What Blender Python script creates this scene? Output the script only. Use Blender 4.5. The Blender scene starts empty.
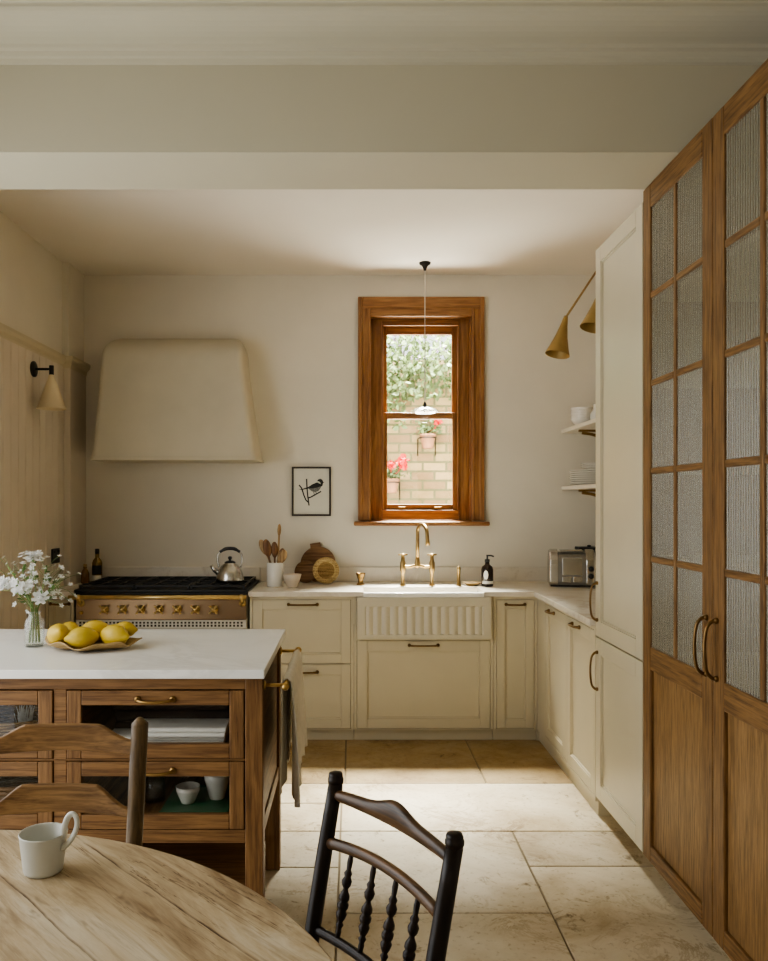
import bpy, bmesh, math, random
from mathutils import Vector, Matrix, Euler
random.seed(7)
SC = bpy.context.scene
COL = SC.collection
PI = math.pi

# ------------------------------------------------------------------ mesh builder
class MB:
    def __init__(s, T=None):
        s.bm = bmesh.new(); s.T = T; s.mi = 0; s.smooth = False
    def v(s, p):
        p = Vector(p)
        if s.T: p = Vector(s.T(p.x, p.y, p.z))
        return s.bm.verts.new(p)
    def f(s, vs, smooth=None):
        try: fc = s.bm.faces.new(vs)
        except ValueError: return None
        fc.material_index = s.mi
        fc.smooth = s.smooth if smooth is None else smooth
        return fc
    def box(s, x0, x1, y0, y1, z0, z1, mi=None):
        if mi is not None: s.mi = mi
        c = [s.v((x, y, z)) for z in (z0, z1) for y in (y0, y1) for x in (x0, x1)]
        for q in ((0,1,3,2),(4,6,7,5),(0,4,5,1),(2,3,7,6),(0,2,6,4),(1,5,7,3)):
            s.f([c[i] for i in q], False)
        return s
    def obox(s, M, hx, hy, hz):
        """a box of half sizes under matrix M"""
        c = [s.v(M @ Vector((x*hx, y*hy, z*hz))) for z in (-1, 1) for y in (-1, 1) for x in (-1, 1)]
        for q in ((0,1,3,2),(4,6,7,5),(0,4,5,1),(2,3,7,6),(0,2,6,4),(1,5,7,3)):
            s.f([c[i] for i in q], False)
        return s
    def rings(s, rings, close=False, cap=True, smooth=True):
        R = [[s.v(p) for p in r] for r in rings]
        n = len(R[0])
        seq = list(range(len(R)-1)) + ([len(R)-1] if close else [])
        for i in seq:
            a, b = R[i], R[(i+1) % len(R)]
            for k in range(n):
                s.f([a[k], a[(k+1) % n], b[(k+1) % n], b[k]], smooth)
        if cap and not close:
            s.f(list(reversed(R[0])), False); s.f(R[-1], False)
        return s
    def tube(s, pts, r, seg=10, cap=True, flat=1.0, close=False):
        pts = [Vector(p) for p in pts]
        rr = r if isinstance(r, (list, tuple)) else [r]*len(pts)
        out = []; up = None
        n = len(pts)
        for i, p in enumerate(pts):
            if close: t = pts[(i+1) % n]-pts[i-1]
            else: t = pts[min(i+1, n-1)]-pts[max(i-1, 0)]
            t.normalize()
            if up is None:
                up = Vector((0,0,1)) if abs(t.z) < .9 else Vector((0,1,0))
            a = t.cross(up).normalized(); b = a.cross(t).normalized(); up = b
            out.append([p + a*math.cos(2*PI*k/seg)*rr[i]*flat + b*math.sin(2*PI*k/seg)*rr[i] for k in range(seg)])
        return s.rings(out, close, cap)
    def lathe(s, prof, c=(0,0,0), seg=24, M=None, smooth=True):
        """prof: list of (r, z) from bottom to top; r 0 closes"""
        M = M or Matrix.Translation(Vector(c))
        prev = None
        for r, z in prof:
            if r < 1e-6: cur = [s.v(M @ Vector((0,0,z)))]
            else: cur = [s.v(M @ Vector((r*math.cos(2*PI*k/seg), r*math.sin(2*PI*k/seg), z))) for k in range(seg)]
            if prev:
                if len(prev) == 1 and len(cur) == 1: pass
                elif len(prev) == 1:
                    for k in range(seg): s.f([prev[0], cur[(k+1)%seg], cur[k]], smooth)
                elif len(cur) == 1:
                    for k in range(seg): s.f([prev[k], prev[(k+1)%seg], cur[0]], smooth)
                else:
                    for k in range(seg): s.f([prev[k], prev[(k+1)%seg], cur[(k+1)%seg], cur[k]], smooth)
            prev = cur
        return s
    def cyl(s, c, r, h, seg=20):
        return s.lathe([(0,0),(r,0),(r,h),(0,h)], c, seg, smooth=False)
    def ell(s, c, rx, ry, rz, M=None, seg=16, n=10):
        M0 = Matrix.Translation(Vector(c)) @ (M or Matrix.Identity(4)) @ Matrix.Diagonal((rx, ry, rz, 1))
        prof = [(math.sin(PI*i/n) if 0 < i < n else 0, -math.cos(PI*i/n)) for i in range(n+1)]
        return s.lathe(prof, seg=seg, M=M0)
    def poly(s, pts, d, mi=None):
        """flat polygon pts (3D) extruded by vector d"""
        if mi is not None: s.mi = mi
        a = [s.v(p) for p in pts]; d = Vector(d); b = [s.v(Vector(p)+d) for p in pts]
        s.f(a, False); s.f(list(reversed(b)), False)
        n = len(a)
        for k in range(n): s.f([a[k], b[k], b[(k+1)%n], a[(k+1)%n]], False)
        return s
    def build(s, name, mats, parent=None, local=False, bevel=0, origin=None, solid=0, subd=0, recalc=True):
        bm = s.bm
        if recalc: bmesh.ops.recalc_face_normals(bm, faces=bm.faces)
        me = bpy.data.meshes.new(name)
        off = Vector((0,0,0))
        if parent is not None and not local:
            off = world_off(parent)
        elif parent is None and not local:
            xs = [v.co for v in bm.verts]
            off = Vector(origin) if origin else Vector(((min(p.x for p in xs)+max(p.x for p in xs))/2, (min(p.y for p in xs)+max(p.y for p in xs))/2, min(p.z for p in xs)))
        if off.length > 0: bmesh.ops.translate(bm, verts=bm.verts, vec=-off)
        bm.to_mesh(me); bm.free()
        o = bpy.data.objects.new(name, me); COL.objects.link(o)
        if parent is not None: o.parent = parent
        else: o.location = off
        for m in (mats if isinstance(mats, (list, tuple)) else [mats]): me.materials.append(m)
        if solid:
            md = o.modifiers.new('solid', 'SOLIDIFY'); md.thickness = solid; md.offset = 0
        if subd:
            md = o.modifiers.new('sub', 'SUBSURF'); md.levels = subd; md.render_levels = subd
        if bevel:
            md = o.modifiers.new('bevel', 'BEVEL'); md.width = bevel; md.segments = 2; md.limit_method = 'ANGLE'; md.angle_limit = math.radians(40)
        return o

def world_off(o):
    v = Vector((0,0,0))
    while o is not None:
        v += o.location; o = o.parent
    return v
def tag(o, label, cat, group=None, kind=None):
    o['label'] = label; o['category'] = cat
    if group: o['group'] = group
    if kind: o['kind'] = kind
    return o
def thing(name, label, cat, loc=(0,0,0), rz=0, group=None, kind=None):
    o = bpy.data.objects.new(name, None); COL.objects.link(o)
    o.empty_display_size = .05
    o.location = loc; o.rotation_euler = (0,0,rz)
    return tag(o, label, cat, group, kind)
def dup(root, loc, label, rz=None, group=None):
    r = root.copy(); COL.objects.link(r); r.location = loc; r['label'] = label
    if rz is not None: r.rotation_euler = (0,0,rz)
    if group: r['group'] = group
    for ch in list(root.children):
        c = ch.copy(); COL.objects.link(c); c.parent = r
        for g in list(ch.children):
            d = g.copy(); COL.objects.link(d); d.parent = c
    return r
def struct(o, label, cat): return tag(o, label, cat, kind='structure')
def arc(c, r, a0, a1, n, plane='xz'):
    out = []
    for i in range(n+1):
        a = math.radians(a0+(a1-a0)*i/n)
        u, w = r*math.cos(a), r*math.sin(a)
        out.append((c[0]+u, c[1], c[2]+w) if plane == 'xz' else (c[0], c[1]+u, c[2]+w) if plane == 'yz' else (c[0]+u, c[1]+w, c[2]))
    return out
def smoothpts(pts, n=6):
    """Catmull-Rom through pts"""
    P = [Vector(p) for p in pts]; P = [2*P[0]-P[1]] + P + [2*P[-1]-P[-2]]
    out = []
    for i in range(1, len(P)-2):
        for k in range(n):
            t = k/n; a, b, c, d = P[i-1], P[i], P[i+1], P[i+2]
            out.append(.5*((2*b)+(c-a)*t+(2*a-5*b+4*c-d)*t*t+(3*b-a-3*c+d)*t**3))
    out.append(P[-2]); return out

# ------------------------------------------------------------------ materials
def nt(name):
    m = bpy.data.materials.new(name); m.use_nodes = True
    t = m.node_tree; b = t.nodes['Principled BSDF']
    return m, t, b
def N(t, typ, **kw):
    n = t.nodes.new(typ)
    for k, v in kw.items():
        if k.startswith('i_'): n.inputs[k[2:].replace('_', ' ')].default_value = v
        else: setattr(n, k, v)
    return n
def ramp(t, fac, stops):
    r = N(t, 'ShaderNodeValToRGB'); e = r.color_ramp.elements
    while len(e) < len(stops): e.new(.5)
    for k, (p, c) in enumerate(stops):
        e[k].position = p; e[k].color = (*c, 1)
    t.links.new(fac, r.inputs[0]); return r
def coord(t, scale=(1,1,1), rot=(0,0,0), loc=(0,0,0)):
    c = N(t, 'ShaderNodeTexCoord'); m = N(t, 'ShaderNodeMapping')
    m.inputs['Scale'].default_value = scale; m.inputs['Rotation'].default_value = rot; m.inputs['Location'].default_value = loc
    t.links.new(c.outputs['Object'], m.inputs[0]); return m.outputs[0]
def noise(t, vec, scale, detail=4, rough=.55, dist=0):
    n = N(t, 'ShaderNodeTexNoise'); n.inputs['Scale'].default_value = scale; n.inputs['Detail'].default_value = detail
    n.inputs['Roughness'].default_value = rough; n.inputs['Distortion'].default_value = dist
    t.links.new(vec, n.inputs['Vector']); return n.outputs['Fac']
def mixc(t, fac, a, b, mode='MIX'):
    m = N(t, 'ShaderNodeMix', data_type='RGBA', blend_type=mode)
    for s, v in ((m.inputs[0], fac), (m.inputs[6], a), (m.inputs[7], b)):
        if hasattr(v, 'is_output') or hasattr(v, 'node'): t.links.new(v, s)
        else: s.default_value = v if isinstance(v, (int, float)) else (*v, 1)
    return m.outputs[2]
def bump(t, b, h, strength=.2, dist=.01):
    n = N(t, 'ShaderNodeBump'); n.inputs['Strength'].default_value = strength; n.inputs['Distance'].default_value = dist
    t.links.new(h, n.inputs['Height']); t.links.new(n.outputs[0], b.inputs['Normal'])
def plain(name, c, rough=.5, metal=0, var=.06, nscale=6, bmp=0, bscale=60, spec=.5):
    m, t, b = nt(name)
    v = coord(t); f = noise(t, v, nscale)
    lo = tuple(max(0, x*(1-var)) for x in c); hi = tuple(min(1, x*(1+var)) for x in c)
    r = ramp(t, f, [(.3, lo), (.7, hi)])
    t.links.new(r.outputs[0], b.inputs['Base Color'])
    b.inputs['Roughness'].default_value = rough; b.inputs['Metallic'].default_value = metal
    b.inputs['Specular IOR Level'].default_value = spec
    if bmp: bump(t, b, noise(t, v, bscale, 3), bmp)
    return m
def wood(name, dark, mid, light, axis='Z', k=1.0, rough=.5, bmp=.12, spec=.35):
    m, t, b = nt(name)
    long = 1.2*k; across = 22*k
    sc = {'X': (long, across, across), 'Y': (across, long, across), 'Z': (across, across, long)}[axis]
    s2 = tuple(x*.22 if x > 10 else x*.6 for x in sc)
    v = coord(t, sc); v2 = coord(t, s2)
    f1 = noise(t, v, 2.2, 6, .65, .3); f2 = noise(t, v2, 1.6, 4, .5, 1.2)
    s3 = tuple(x*5 if x > 10 else x*4 for x in sc); f3 = noise(t, coord(t, s3), 1.5, 2, .5)
    a = ramp(t, f2, [(.3, mid), (.62, light)])
    bb = ramp(t, f1, [(.34, (1,1,1)), (.58, (0,0,0))])
    c = mixc(t, bb.outputs[0], a.outputs[0], dark)
    cc = ramp(t, f3, [(.32, (.55,.5,.45)), (.5, (1,1,1))])
    c2 = mixc(t, .35, c, cc.outputs[0], 'MULTIPLY')
    t.links.new(c2, b.inputs['Base Color'])
    b.inputs['Roughness'].default_value = rough; b.inputs['Specular IOR Level'].default_value = spec
    bump(t, b, f1, bmp, .004)
    return m
def marble(name, base, vein, amt=.35, rough=.25):
    m, t, b = nt(name)
    v = coord(t, (1, 1, 1), (0, 0, .6))
    f = noise(t, v, 2.4, 8, .62, 1.4)
    r = ramp(t, f, [(.44, (0,0,0)), (.5, (1,1,1)), (.56, (0,0,0))])
    g = noise(t, v, 1.3, 3); r2 = ramp(t, g, [(.42, (0,0,0)), (.7, (1,1,1))])
    mm = N(t, 'ShaderNodeMath', operation='MULTIPLY'); t.links.new(r.outputs[0], mm.inputs[0]); t.links.new(r2.outputs[0], mm.inputs[1])
    m3 = N(t, 'ShaderNodeMath', operation='MULTIPLY'); t.links.new(mm.outputs[0], m3.inputs[0]); m3.inputs[1].default_value = amt
    c = mixc(t, m3.outputs[0], base, vein)
    t.links.new(c, b.inputs['Base Color']); b.inputs['Roughness'].default_value = rough
    return m
def glassy(name, tint=(1,1,1), refl=.12, rough=.02, body=None, bodyfac=0):
    m, t, b = nt(name)
    out = t.nodes['Material Output']
    tr = N(t, 'ShaderNodeBsdfTransparent'); tr.inputs[0].default_value = (*tint, 1)
    gl = N(t, 'ShaderNodeBsdfGlossy'); gl.inputs['Roughness'].default_value = rough
    lw = N(t, 'ShaderNodeLayerWeight'); lw.inputs[0].default_value = .5
    pw = N(t, 'ShaderNodeMath', operation='POWER'); t.links.new(lw.outputs['Facing'], pw.inputs[0]); pw.inputs[1].default_value = 4.5
    mt = N(t, 'ShaderNodeMath', operation='MULTIPLY_ADD'); t.links.new(pw.outputs[0], mt.inputs[0]); mt.inputs[1].default_value = .8; mt.inputs[2].default_value = refl+.02
    mt.use_clamp = True
    mx = N(t, 'ShaderNodeMixShader'); t.links.new(mt.outputs[0], mx.inputs[0]); t.links.new(tr.outputs[0], mx.inputs[1]); t.links.new(gl.outputs[0], mx.inputs[2])
    sh = mx.outputs[0]
    if body:
        b.inputs['Base Color'].default_value = (*body, 1); b.inputs['Roughness'].default_value = .25
        m2 = N(t, 'ShaderNodeMixShader'); m2.inputs[0].default_value = bodyfac
        t.links.new(sh, m2.inputs[1]); t.links.new(b.outputs[0], m2.inputs[2]); sh = m2.outputs[0]
    t.links.new(sh, out.inputs[0])
    return m
def leafy(name, c, trans=.5):
    m, t, b = nt(name)
    out = t.nodes['Material Output']
    v = coord(t); r = ramp(t, noise(t, v, 9), [(.3, tuple(x*.6 for x in c)), (.7, tuple(min(1, x*1.4) for x in c))])
    t.links.new(r.outputs[0], b.inputs['Base Color']); b.inputs['Roughness'].default_value = .6
    tl = N(t, 'ShaderNodeBsdfTranslucent'); t.links.new(r.outputs[0], tl.inputs[0])
    mx = N(t, 'ShaderNodeMixShader'); mx.inputs[0].default_value = trans
    t.links.new(b.outputs[0], mx.inputs[1]); t.links.new(tl.outputs[0], mx.inputs[2]); t.links.new(mx.outputs[0], out.inputs[0])
    return m

M = {}
M['plaster'] = plain('plaster', (.69,.645,.55), .9, var=.03, nscale=2.5, bmp=.05, bscale=30, spec=.15)
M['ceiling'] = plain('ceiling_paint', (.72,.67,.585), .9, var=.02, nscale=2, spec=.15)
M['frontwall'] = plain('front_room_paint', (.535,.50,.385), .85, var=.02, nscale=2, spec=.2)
M['hood'] = plain('hood_plaster', (.55,.51,.405), .9, var=.04, nscale=4, bmp=.05, bscale=25, spec=.15)
M['boards'] = plain('beadboard_paint', (.63,.56,.465), .6, var=.03, spec=.3)
M['rail'] = plain('rail_paint', (.56,.49,.35), .5, var=.02)
M['cream'] = plain('cabinet_cream', (.56,.505,.37), .45, var=.025, nscale=5)
M['ctall'] = plain('tall_cabinet_cream', (.54,.49,.36), .35, var=.02, nscale=5)
M['gap'] = plain('dark_gap', (.05,.04,.025), .9)
M['oak_z'] = wood('oak_upright', (.085,.042,.015), (.195,.102,.037), (.25,.138,.053), 'Z', 2.6)
M['oak_y'] = wood('oak_sideways', (.085,.042,.015), (.195,.102,.037), (.25,.138,.053), 'Y', 2.6)
M['oak_panel'] = wood('oak_panel', (.12,.065,.024), (.25,.142,.055), (.31,.182,.075), 'Z', 3.2)
M['oak_in'] = plain('dresser_lining', (.62,.58,.47), .6)
M['isl_z'] = wood('island_oak_upright', (.10,.046,.016), (.195,.098,.036), (.26,.14,.055), 'Z', 1.9)
M['isl_x'] = wood('island_oak_lengthwise', (.10,.046,.016), (.195,.098,.036), (.26,.14,.055), 'X', 1.9)
M['isl_y'] = wood('island_oak_crosswise', (.10,.046,.016), (.195,.098,.036), (.26,.14,.055), 'Y', 1.9)
M['pine_z'] = wood('window_pine_upright', (.16,.066,.022), (.28,.128,.044), (.35,.175,.066), 'Z', 1.3, rough=.4)
M['pine_x'] = wood('window_pine_level', (.16,.066,.022), (.28,.128,.044), (.35,.175,.066), 'X', 1.3, rough=.4)
M['chair_oak'] = wood('ladder_chair_oak', (.12,.062,.024), (.23,.125,.048), (.31,.18,.075), 'X', 1.8, rough=.45)
M['chair_post'] = wood('ladder_chair_post', (.05,.032,.014), (.125,.078,.035), (.17,.11,.05), 'Z', 1.4, rough=.45)
M['ebony'] = wood('dark_stained_chair', (.005,.003,.002), (.012,.007,.004), (.022,.011,.006), 'Z', .8, rough=.38, spec=.35)
M['ebony_b'] = wood('dark_brown_rail', (.018,.010,.005), (.075,.037,.015), (.15,.078,.032), 'X', .8, rough=.36, spec=.4)  # browner and lighter than the posts
M['straw'] = wood('rush_seat', (.12,.08,.03), (.34,.25,.11), (.45,.34,.17), 'X', 2, rough=.8, bmp=.5)
M['spoon_a'] = wood('spoon_wood_dark', (.10,.045,.018), (.20,.10,.04), (.27,.14,.06), 'Z', 2)
M['spoon_b'] = wood('spoon_wood_pale', (.22,.12,.05), (.42,.27,.12), (.52,.36,.18), 'Z', 2)
M['board_dark'] = wood('chopping_board_dark', (.09,.04,.015), (.20,.105,.042), (.27,.15,.065), 'X', 1.5)
M['wicker'] = wood('wicker', (.22,.13,.045), (.50,.36,.16), (.62,.47,.23), 'X', 3, rough=.8, bmp=.6)
M['wicker_d'] = wood('wicker_dark', (.12,.065,.02), (.30,.185,.07), (.38,.25,.10), 'X', 3, rough=.8, bmp=.6)
M['marble'] = marble('island_marble', (.80,.79,.755), (.42,.40,.36), .55, .3)
M['stone'] = marble('worktop_marble', (.70,.65,.55), (.42,.35,.26), .6, .25)
M['white'] = plain('white_ceramic', (.80,.78,.72), .15, var=.015)
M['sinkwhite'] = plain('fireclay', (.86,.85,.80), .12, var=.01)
M['apron'] = plain('shaded_fireclay_apron', (.58,.54,.43), .3, var=.015)  # same fireclay as the basin, with the front's shade put into the colour
M['mug'] = plain('grey_white_stoneware', (.56,.565,.52), .28, var=.04, nscale=20)
M['bowl'] = plain('blush_bowl', (.62,.53,.42), .5, var=.02)
M['brass'] = plain('aged_brass', (.50,.34,.13), .32, 1, var=.12, nscale=14)
M['brass_d'] = plain('dark_brass', (.30,.19,.075), .38, 1, var=.15, nscale=14)
M['bronze'] = plain('bronze_pull', (.20,.125,.055), .36, 1, var=.15, nscale=20)
M['lampbrass'] = plain('lamp_brass', (.34,.235,.095), .55, .8, var=.1, nscale=9)
M['steel'] = plain('brushed_steel', (.55,.53,.49), .25, 1, var=.06, nscale=20)
M['darksteel'] = plain('dark_steel', (.34,.33,.31), .35, .9)
M['tapbrass'] = plain('tap_brass', (.36,.245,.105), .36, 1, var=.12, nscale=14)
M['brightbrass'] = plain('polished_brass', (.66,.49,.22), .36, .75, var=.1, nscale=14)
M['rangepanel'] = plain('range_panel_steel', (.30,.205,.12), .38, 1, var=.10, nscale=5)
M['rangewhite'] = plain('range_enamel', (.62,.59,.5), .35)
M['iron'] = plain('cast_iron', (.018,.017,.016), .5, .2)
M['black'] = plain('black_plastic', (.012,.012,.012), .4)
M['blackmetal'] = plain('black_metal', (.018,.016,.014), .45, .5)
M['linen_shade'] = plain('linen_shade', (.66,.56,.38), .85, bmp=.15, bscale=200)
M['paper'] = plain('print_paper', (.66,.64,.55), .8, var=.02)
M['ink'] = plain('black_ink', (.02,.02,.018), .8)
M['ink_g'] = plain('grey_ink', (.16,.155,.14), .8, var=.5, nscale=120)
M['inkframe'] = plain('dark_picture_frame', (.035,.024,.014), .45)
M['towel'] = plain('linen_towel', (.76,.71,.62), .95, var=.06, nscale=30, bmp=.3, bscale=300, spec=.1)
M['cloth_w'] = plain('white_linen', (.84,.83,.79), .95, var=.05, nscale=30, bmp=.3, bscale=200, spec=.1)
M['cloth_d'] = plain('charcoal_cloth', (.075,.06,.053), .95, bmp=.3, bscale=200, spec=.1)
M['green'] = plain('green_tray_paint', (.04,.16,.08), .4)
M['lemon'] = plain('lemon_peel', (.60,.42,.045), .4, var=.12, nscale=18, bmp=.25, bscale=260)
M['lemon_g'] = plain('greenish_lemon_peel', (.57,.41,.048), .4, var=.12, nscale=18, bmp=.25, bscale=260)
M['platter'] = plain('tan_leaf_platter', (.36,.25,.11), .45, var=.2, nscale=12)
M['petal'] = leafy('white_petal', (.80,.80,.72), .35)
M['leaf'] = leafy('stem_leaf', (.12,.20,.06), .4)
M['stem'] = plain('flower_stem', (.16,.23,.07), .6)
M['gleaf'] = leafy('garden_leaf', (.095,.135,.055), .5)
M['gblossom'] = leafy('garden_lilac_blossom', (.34,.25,.36), .5)
M['red'] = leafy('geranium_red', (.36,.004,.003), .15)
M['terracotta'] = plain('terracotta', (.19,.092,.05), .85, var=.15, nscale=8)
M['amber'] = plain('amber_glass', (.16,.075,.012), .08, var=.1)
M['oil'] = plain('oil_glass', (.22,.13,.02), .08, var=.1)
M['brownglass'] = plain('dark_brown_glass', (.022,.012,.007), .1)
M['pane'] = glassy('window_pane', (.97,.98,.96), .02)
M['drawerglass'] = glassy('drawer_glass', (.95,.95,.94), .0)
M['clear'] = glassy('clear_glass', (.985,.99,.985), .03, body=(.9,.92,.9), bodyfac=.03)
M['shadeglass'] = glassy('pendant_glass', (.93,.93,.91), .0, .08, body=(.5,.5,.46), bodyfac=.03)
M['groove'] = glassy('reeded_glass_groove', (.80,.77,.67), .02, .2, body=(.21,.185,.125), bodyfac=.55)  # shading between the ribs, put into a darker groove colour
M['reed'] = glassy('reeded_glass', (.92,.90,.82), .05, .15, body=(.43,.39,.295), bodyfac=.48)
M['water'] = glassy('vase_water', (.96,.98,.95), .0)
M['cord'] = plain('pale_cord', (.55,.5,.42), .8)

# flagstone material: per-stone tint from a mesh attribute
def stone_floor():
    m, t, b = nt('limestone_flags')
    v = coord(t)
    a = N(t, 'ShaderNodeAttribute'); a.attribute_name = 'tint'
    f1 = noise(t, v, 2.2, 8, .62, .6); f2 = noise(t, v, 9, 6, .7, .8); f3 = noise(t, v, 45, 3, .6)
    c1 = ramp(t, f1, [(.30, (.40,.31,.185)), (.5, (.58,.50,.36)), (.72, (.68,.62,.49))])
    pits = ramp(t, f2, [(.30, (.30,.24,.16)), (.40, (1,1,1))])
    c = mixc(t, .9, c1.outputs[0], pits.outputs[0], 'MULTIPLY')
    vn = noise(t, v, 3.2, 9, .68, 1.8); vr = ramp(t, vn, [(.455, (1,1,1)), (.495, (.52,.42,.28)), (.53, (1,1,1))])
    vm = noise(t, v, 1.6, 3); vmr = ramp(t, vm, [(.48, (0,0,0)), (.62, (.75,.75,.75))])
    c = mixc(t, vmr.outputs[0], c, mixc(t, 1.0, c, vr.outputs[0], 'MULTIPLY'))
    sp = ramp(t, f3, [(.30, (.45,.38,.28)), (.42, (1,1,1))])
    c = mixc(t, .5, c, sp.outputs[0], 'MULTIPLY')
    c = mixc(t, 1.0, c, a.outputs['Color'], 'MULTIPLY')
    t.links.new(c, b.inputs['Base Color'])
    r = ramp(t, f2, [(.3, (.7,.7,.7)), (.6, (.42,.42,.42))]); t.links.new(r.outputs[0], b.inputs['Roughness'])
    b.inputs['Specular IOR Level'].default_value = .4
    bump(t, b, f2, .25, .006)
    return m
M['flags'] = stone_floor()
M['grout'] = plain('floor_grout', (.25,.20,.13), .9)

def table_wood():
    m, t, b = nt('scrubbed_pine_top')
    v = coord(t, (1.3, 16, 16)); v2 = coord(t, (1.0, 4.5, 4.5)); v0 = coord(t)
    f1 = noise(t, coord(t, (2.5, 45, 45)), 2.0, 7, .7, .3); f2 = noise(t, v2, 2.0, 6, .65, 1.0)
    base = ramp(t, f2, [(.30, (.25,.165,.085)), (.50, (.49,.385,.245)), (.70, (.67,.605,.47))])
    g = ramp(t, f1, [(.36, (.42,.33,.24)), (.50, (1,1,1))])
    c = mixc(t, .42, base.outputs[0], g.outputs[0], 'MULTIPLY')
    ck = noise(t, coord(t, (1.4, 20, 20)), 1.6, 5, .6, .5); ckr = ramp(t, ck, [(.488, (1,1,1)), (.5, (.28,.19,.11)), (.512, (1,1,1))])
    cm = noise(t, coord(t, (2.2, 4, 4)), 1.5, 3); cmr = ramp(t, cm, [(.5, (0,0,0)), (.6, (1,1,1))])
    c = mixc(t, cmr.outputs[0], c, mixc(t, 1.0, c, ckr.outputs[0], 'MULTIPLY'))
    # knots and worn dark patches
    f4 = noise(t, coord(t, (2.2, 7, 7)), 2.6, 3, .5, .6); kn = ramp(t, f4, [(.27, (.17,.10,.05)), (.37, (1,1,1))])
    c = mixc(t, .85, c, kn.outputs[0], 'MULTIPLY')
    # plank seams every 17 cm across local Y, wobbling a little
    sx = N(t, 'ShaderNodeSeparateXYZ'); t.links.new(v0, sx.inputs[0])
    w = noise(t, coord(t, (3, 1, 1)), 2.5, 3)
    ad = N(t, 'ShaderNodeMath', operation='MULTIPLY_ADD'); t.links.new(w, ad.inputs[0]); ad.inputs[1].default_value = .012; t.links.new(sx.outputs[1], ad.inputs[2])
    dv = N(t, 'ShaderNodeMath', operation='DIVIDE'); t.links.new(ad.outputs[0], dv.inputs[0]); dv.inputs[1].default_value = .17
    fr = N(t, 'ShaderNodeMath', operation='FRACT'); t.links.new(dv.outputs[0], fr.inputs[0])
    se = ramp(t, fr.outputs[0], [(0, (.10,.065,.035)), (.012, (.25,.17,.1)), (.03, (1,1,1)), (1, (1,1,1))])
    brk = noise(t, coord(t, (5, 1, 1)), 2.0, 3); bk = ramp(t, brk, [(.35, (.25,.25,.25)), (.6, (1,1,1))])
    c = mixc(t, bk.outputs[0], c, mixc(t, 1.0, c, se.outputs[0], 'MULTIPLY'))
    t.links.new(c, b.inputs['Base Color']); b.inputs['Roughness'].default_value = .5; b.inputs['Specular IOR Level'].default_value = .35
    bump(t, b, f1, .2, .004)
    return m
M['table'] = table_wood()

def brick_mat():
    m, t, b = nt('garden_brick')
    v = coord(t, (1,1,1), (PI/2, 0, 0))
    br = N(t, 'ShaderNodeTexBrick'); t.links.new(v, br.inputs['Vector'])
    br.inputs['Color1'].default_value = (.26,.195,.11,1); br.inputs['Color2'].default_value = (.15,.095,.055,1); br.inputs['Mortar'].default_value = (.085,.083,.045,1)
    br.inputs['Scale'].default_value = 1; br.inputs['Brick Width'].default_value = .215; br.inputs['Row Height'].default_value = .085; br.inputs['Mortar Size'].default_value = .012; br.inputs['Mortar Smooth'].default_value = .3
    n = noise(t, v, 5, 5, .65); r = ramp(t, n, [(.3, (.62,.66,.46)), (.65, (1.0,.98,.9))])
    c = mixc(t, .8, br.outputs[0], r.outputs[0], 'MULTIPLY')
    t.links.new(c, b.inputs['Base Color']); b.inputs['Roughness'].default_value = .95
    bump(t, b, n, .4, .01)
    return m
M['brick'] = brick_mat()
M['soil'] = plain('garden_ground', (.30,.27,.18), .95, var=.3)

# ================================================================== ROOM SHELL
XL, XR, YB = -1.84, 1.72, 5.37
ZK, ZF = 2.943, 3.06          # kitchen ceiling, front room ceiling
# floor of limestone flags
fl = MB(); fl.box(XL-.2, XR+.2, -2.6, 5.6, -.12, -.006, 0)
stones = []
def rows(x0, x1, ys):
    for a, b in zip(ys[:-1], ys[1:]): stones.append((x0, x1, b, a))
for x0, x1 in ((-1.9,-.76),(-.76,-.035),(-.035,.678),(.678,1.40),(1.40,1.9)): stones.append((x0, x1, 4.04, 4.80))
for x0, x1 in ((-1.9,-.76),(-.76,.4),(.4,1.9)): stones.append((x0, x1, 4.80, 5.5))
stones.append((-.05, 1.9, 3.453, 4.04))
rows(-.05, .69, [3.453, 2.765, 2.1, 1.45, .8, .1, -.6, -1.3, -2.0, -2.6])
rows(.69, 1.9, [3.453, 3.12, 2.3, 1.62, .9, .2, -.5, -1.2, -1.9, -2.6])
rows(-.72, -.05, [4.04, 3.774, 3.453, 3.11, 2.45, 1.8, 1.1, .4, -.3, -1, -1.8, -2.6])
rows(-1.9, -.72, [4.04, 3.6, 3.0, 2.4, 1.7, 1.0, .3, -.5, -1.2, -1.9, -2.6])
tints = [None]
g = .0035
fl.mi = 1
tl = []
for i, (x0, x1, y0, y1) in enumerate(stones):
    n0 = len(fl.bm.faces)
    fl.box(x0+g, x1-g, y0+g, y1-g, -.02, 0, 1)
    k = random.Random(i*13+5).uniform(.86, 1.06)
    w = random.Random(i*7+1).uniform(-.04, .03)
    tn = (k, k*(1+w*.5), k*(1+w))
    if y0 >= 4.0 and y1 <= 4.85: tn = (.60, .50, .34)  # shade in front of the cabinets, put into this row's tint
    elif y0 >= 3.4: tn = (1.04, 1.02, .98)  # lightened: the bright pool of window light is put into the tint
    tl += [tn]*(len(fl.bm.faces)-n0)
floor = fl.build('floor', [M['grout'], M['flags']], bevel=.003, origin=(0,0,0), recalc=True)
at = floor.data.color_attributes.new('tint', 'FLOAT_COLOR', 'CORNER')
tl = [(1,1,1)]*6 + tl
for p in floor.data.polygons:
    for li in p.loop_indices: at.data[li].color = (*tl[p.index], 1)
struct(floor, 'pale limestone flagstone floor with worn brown patches and shade tinted into one row', 'floor')

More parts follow.
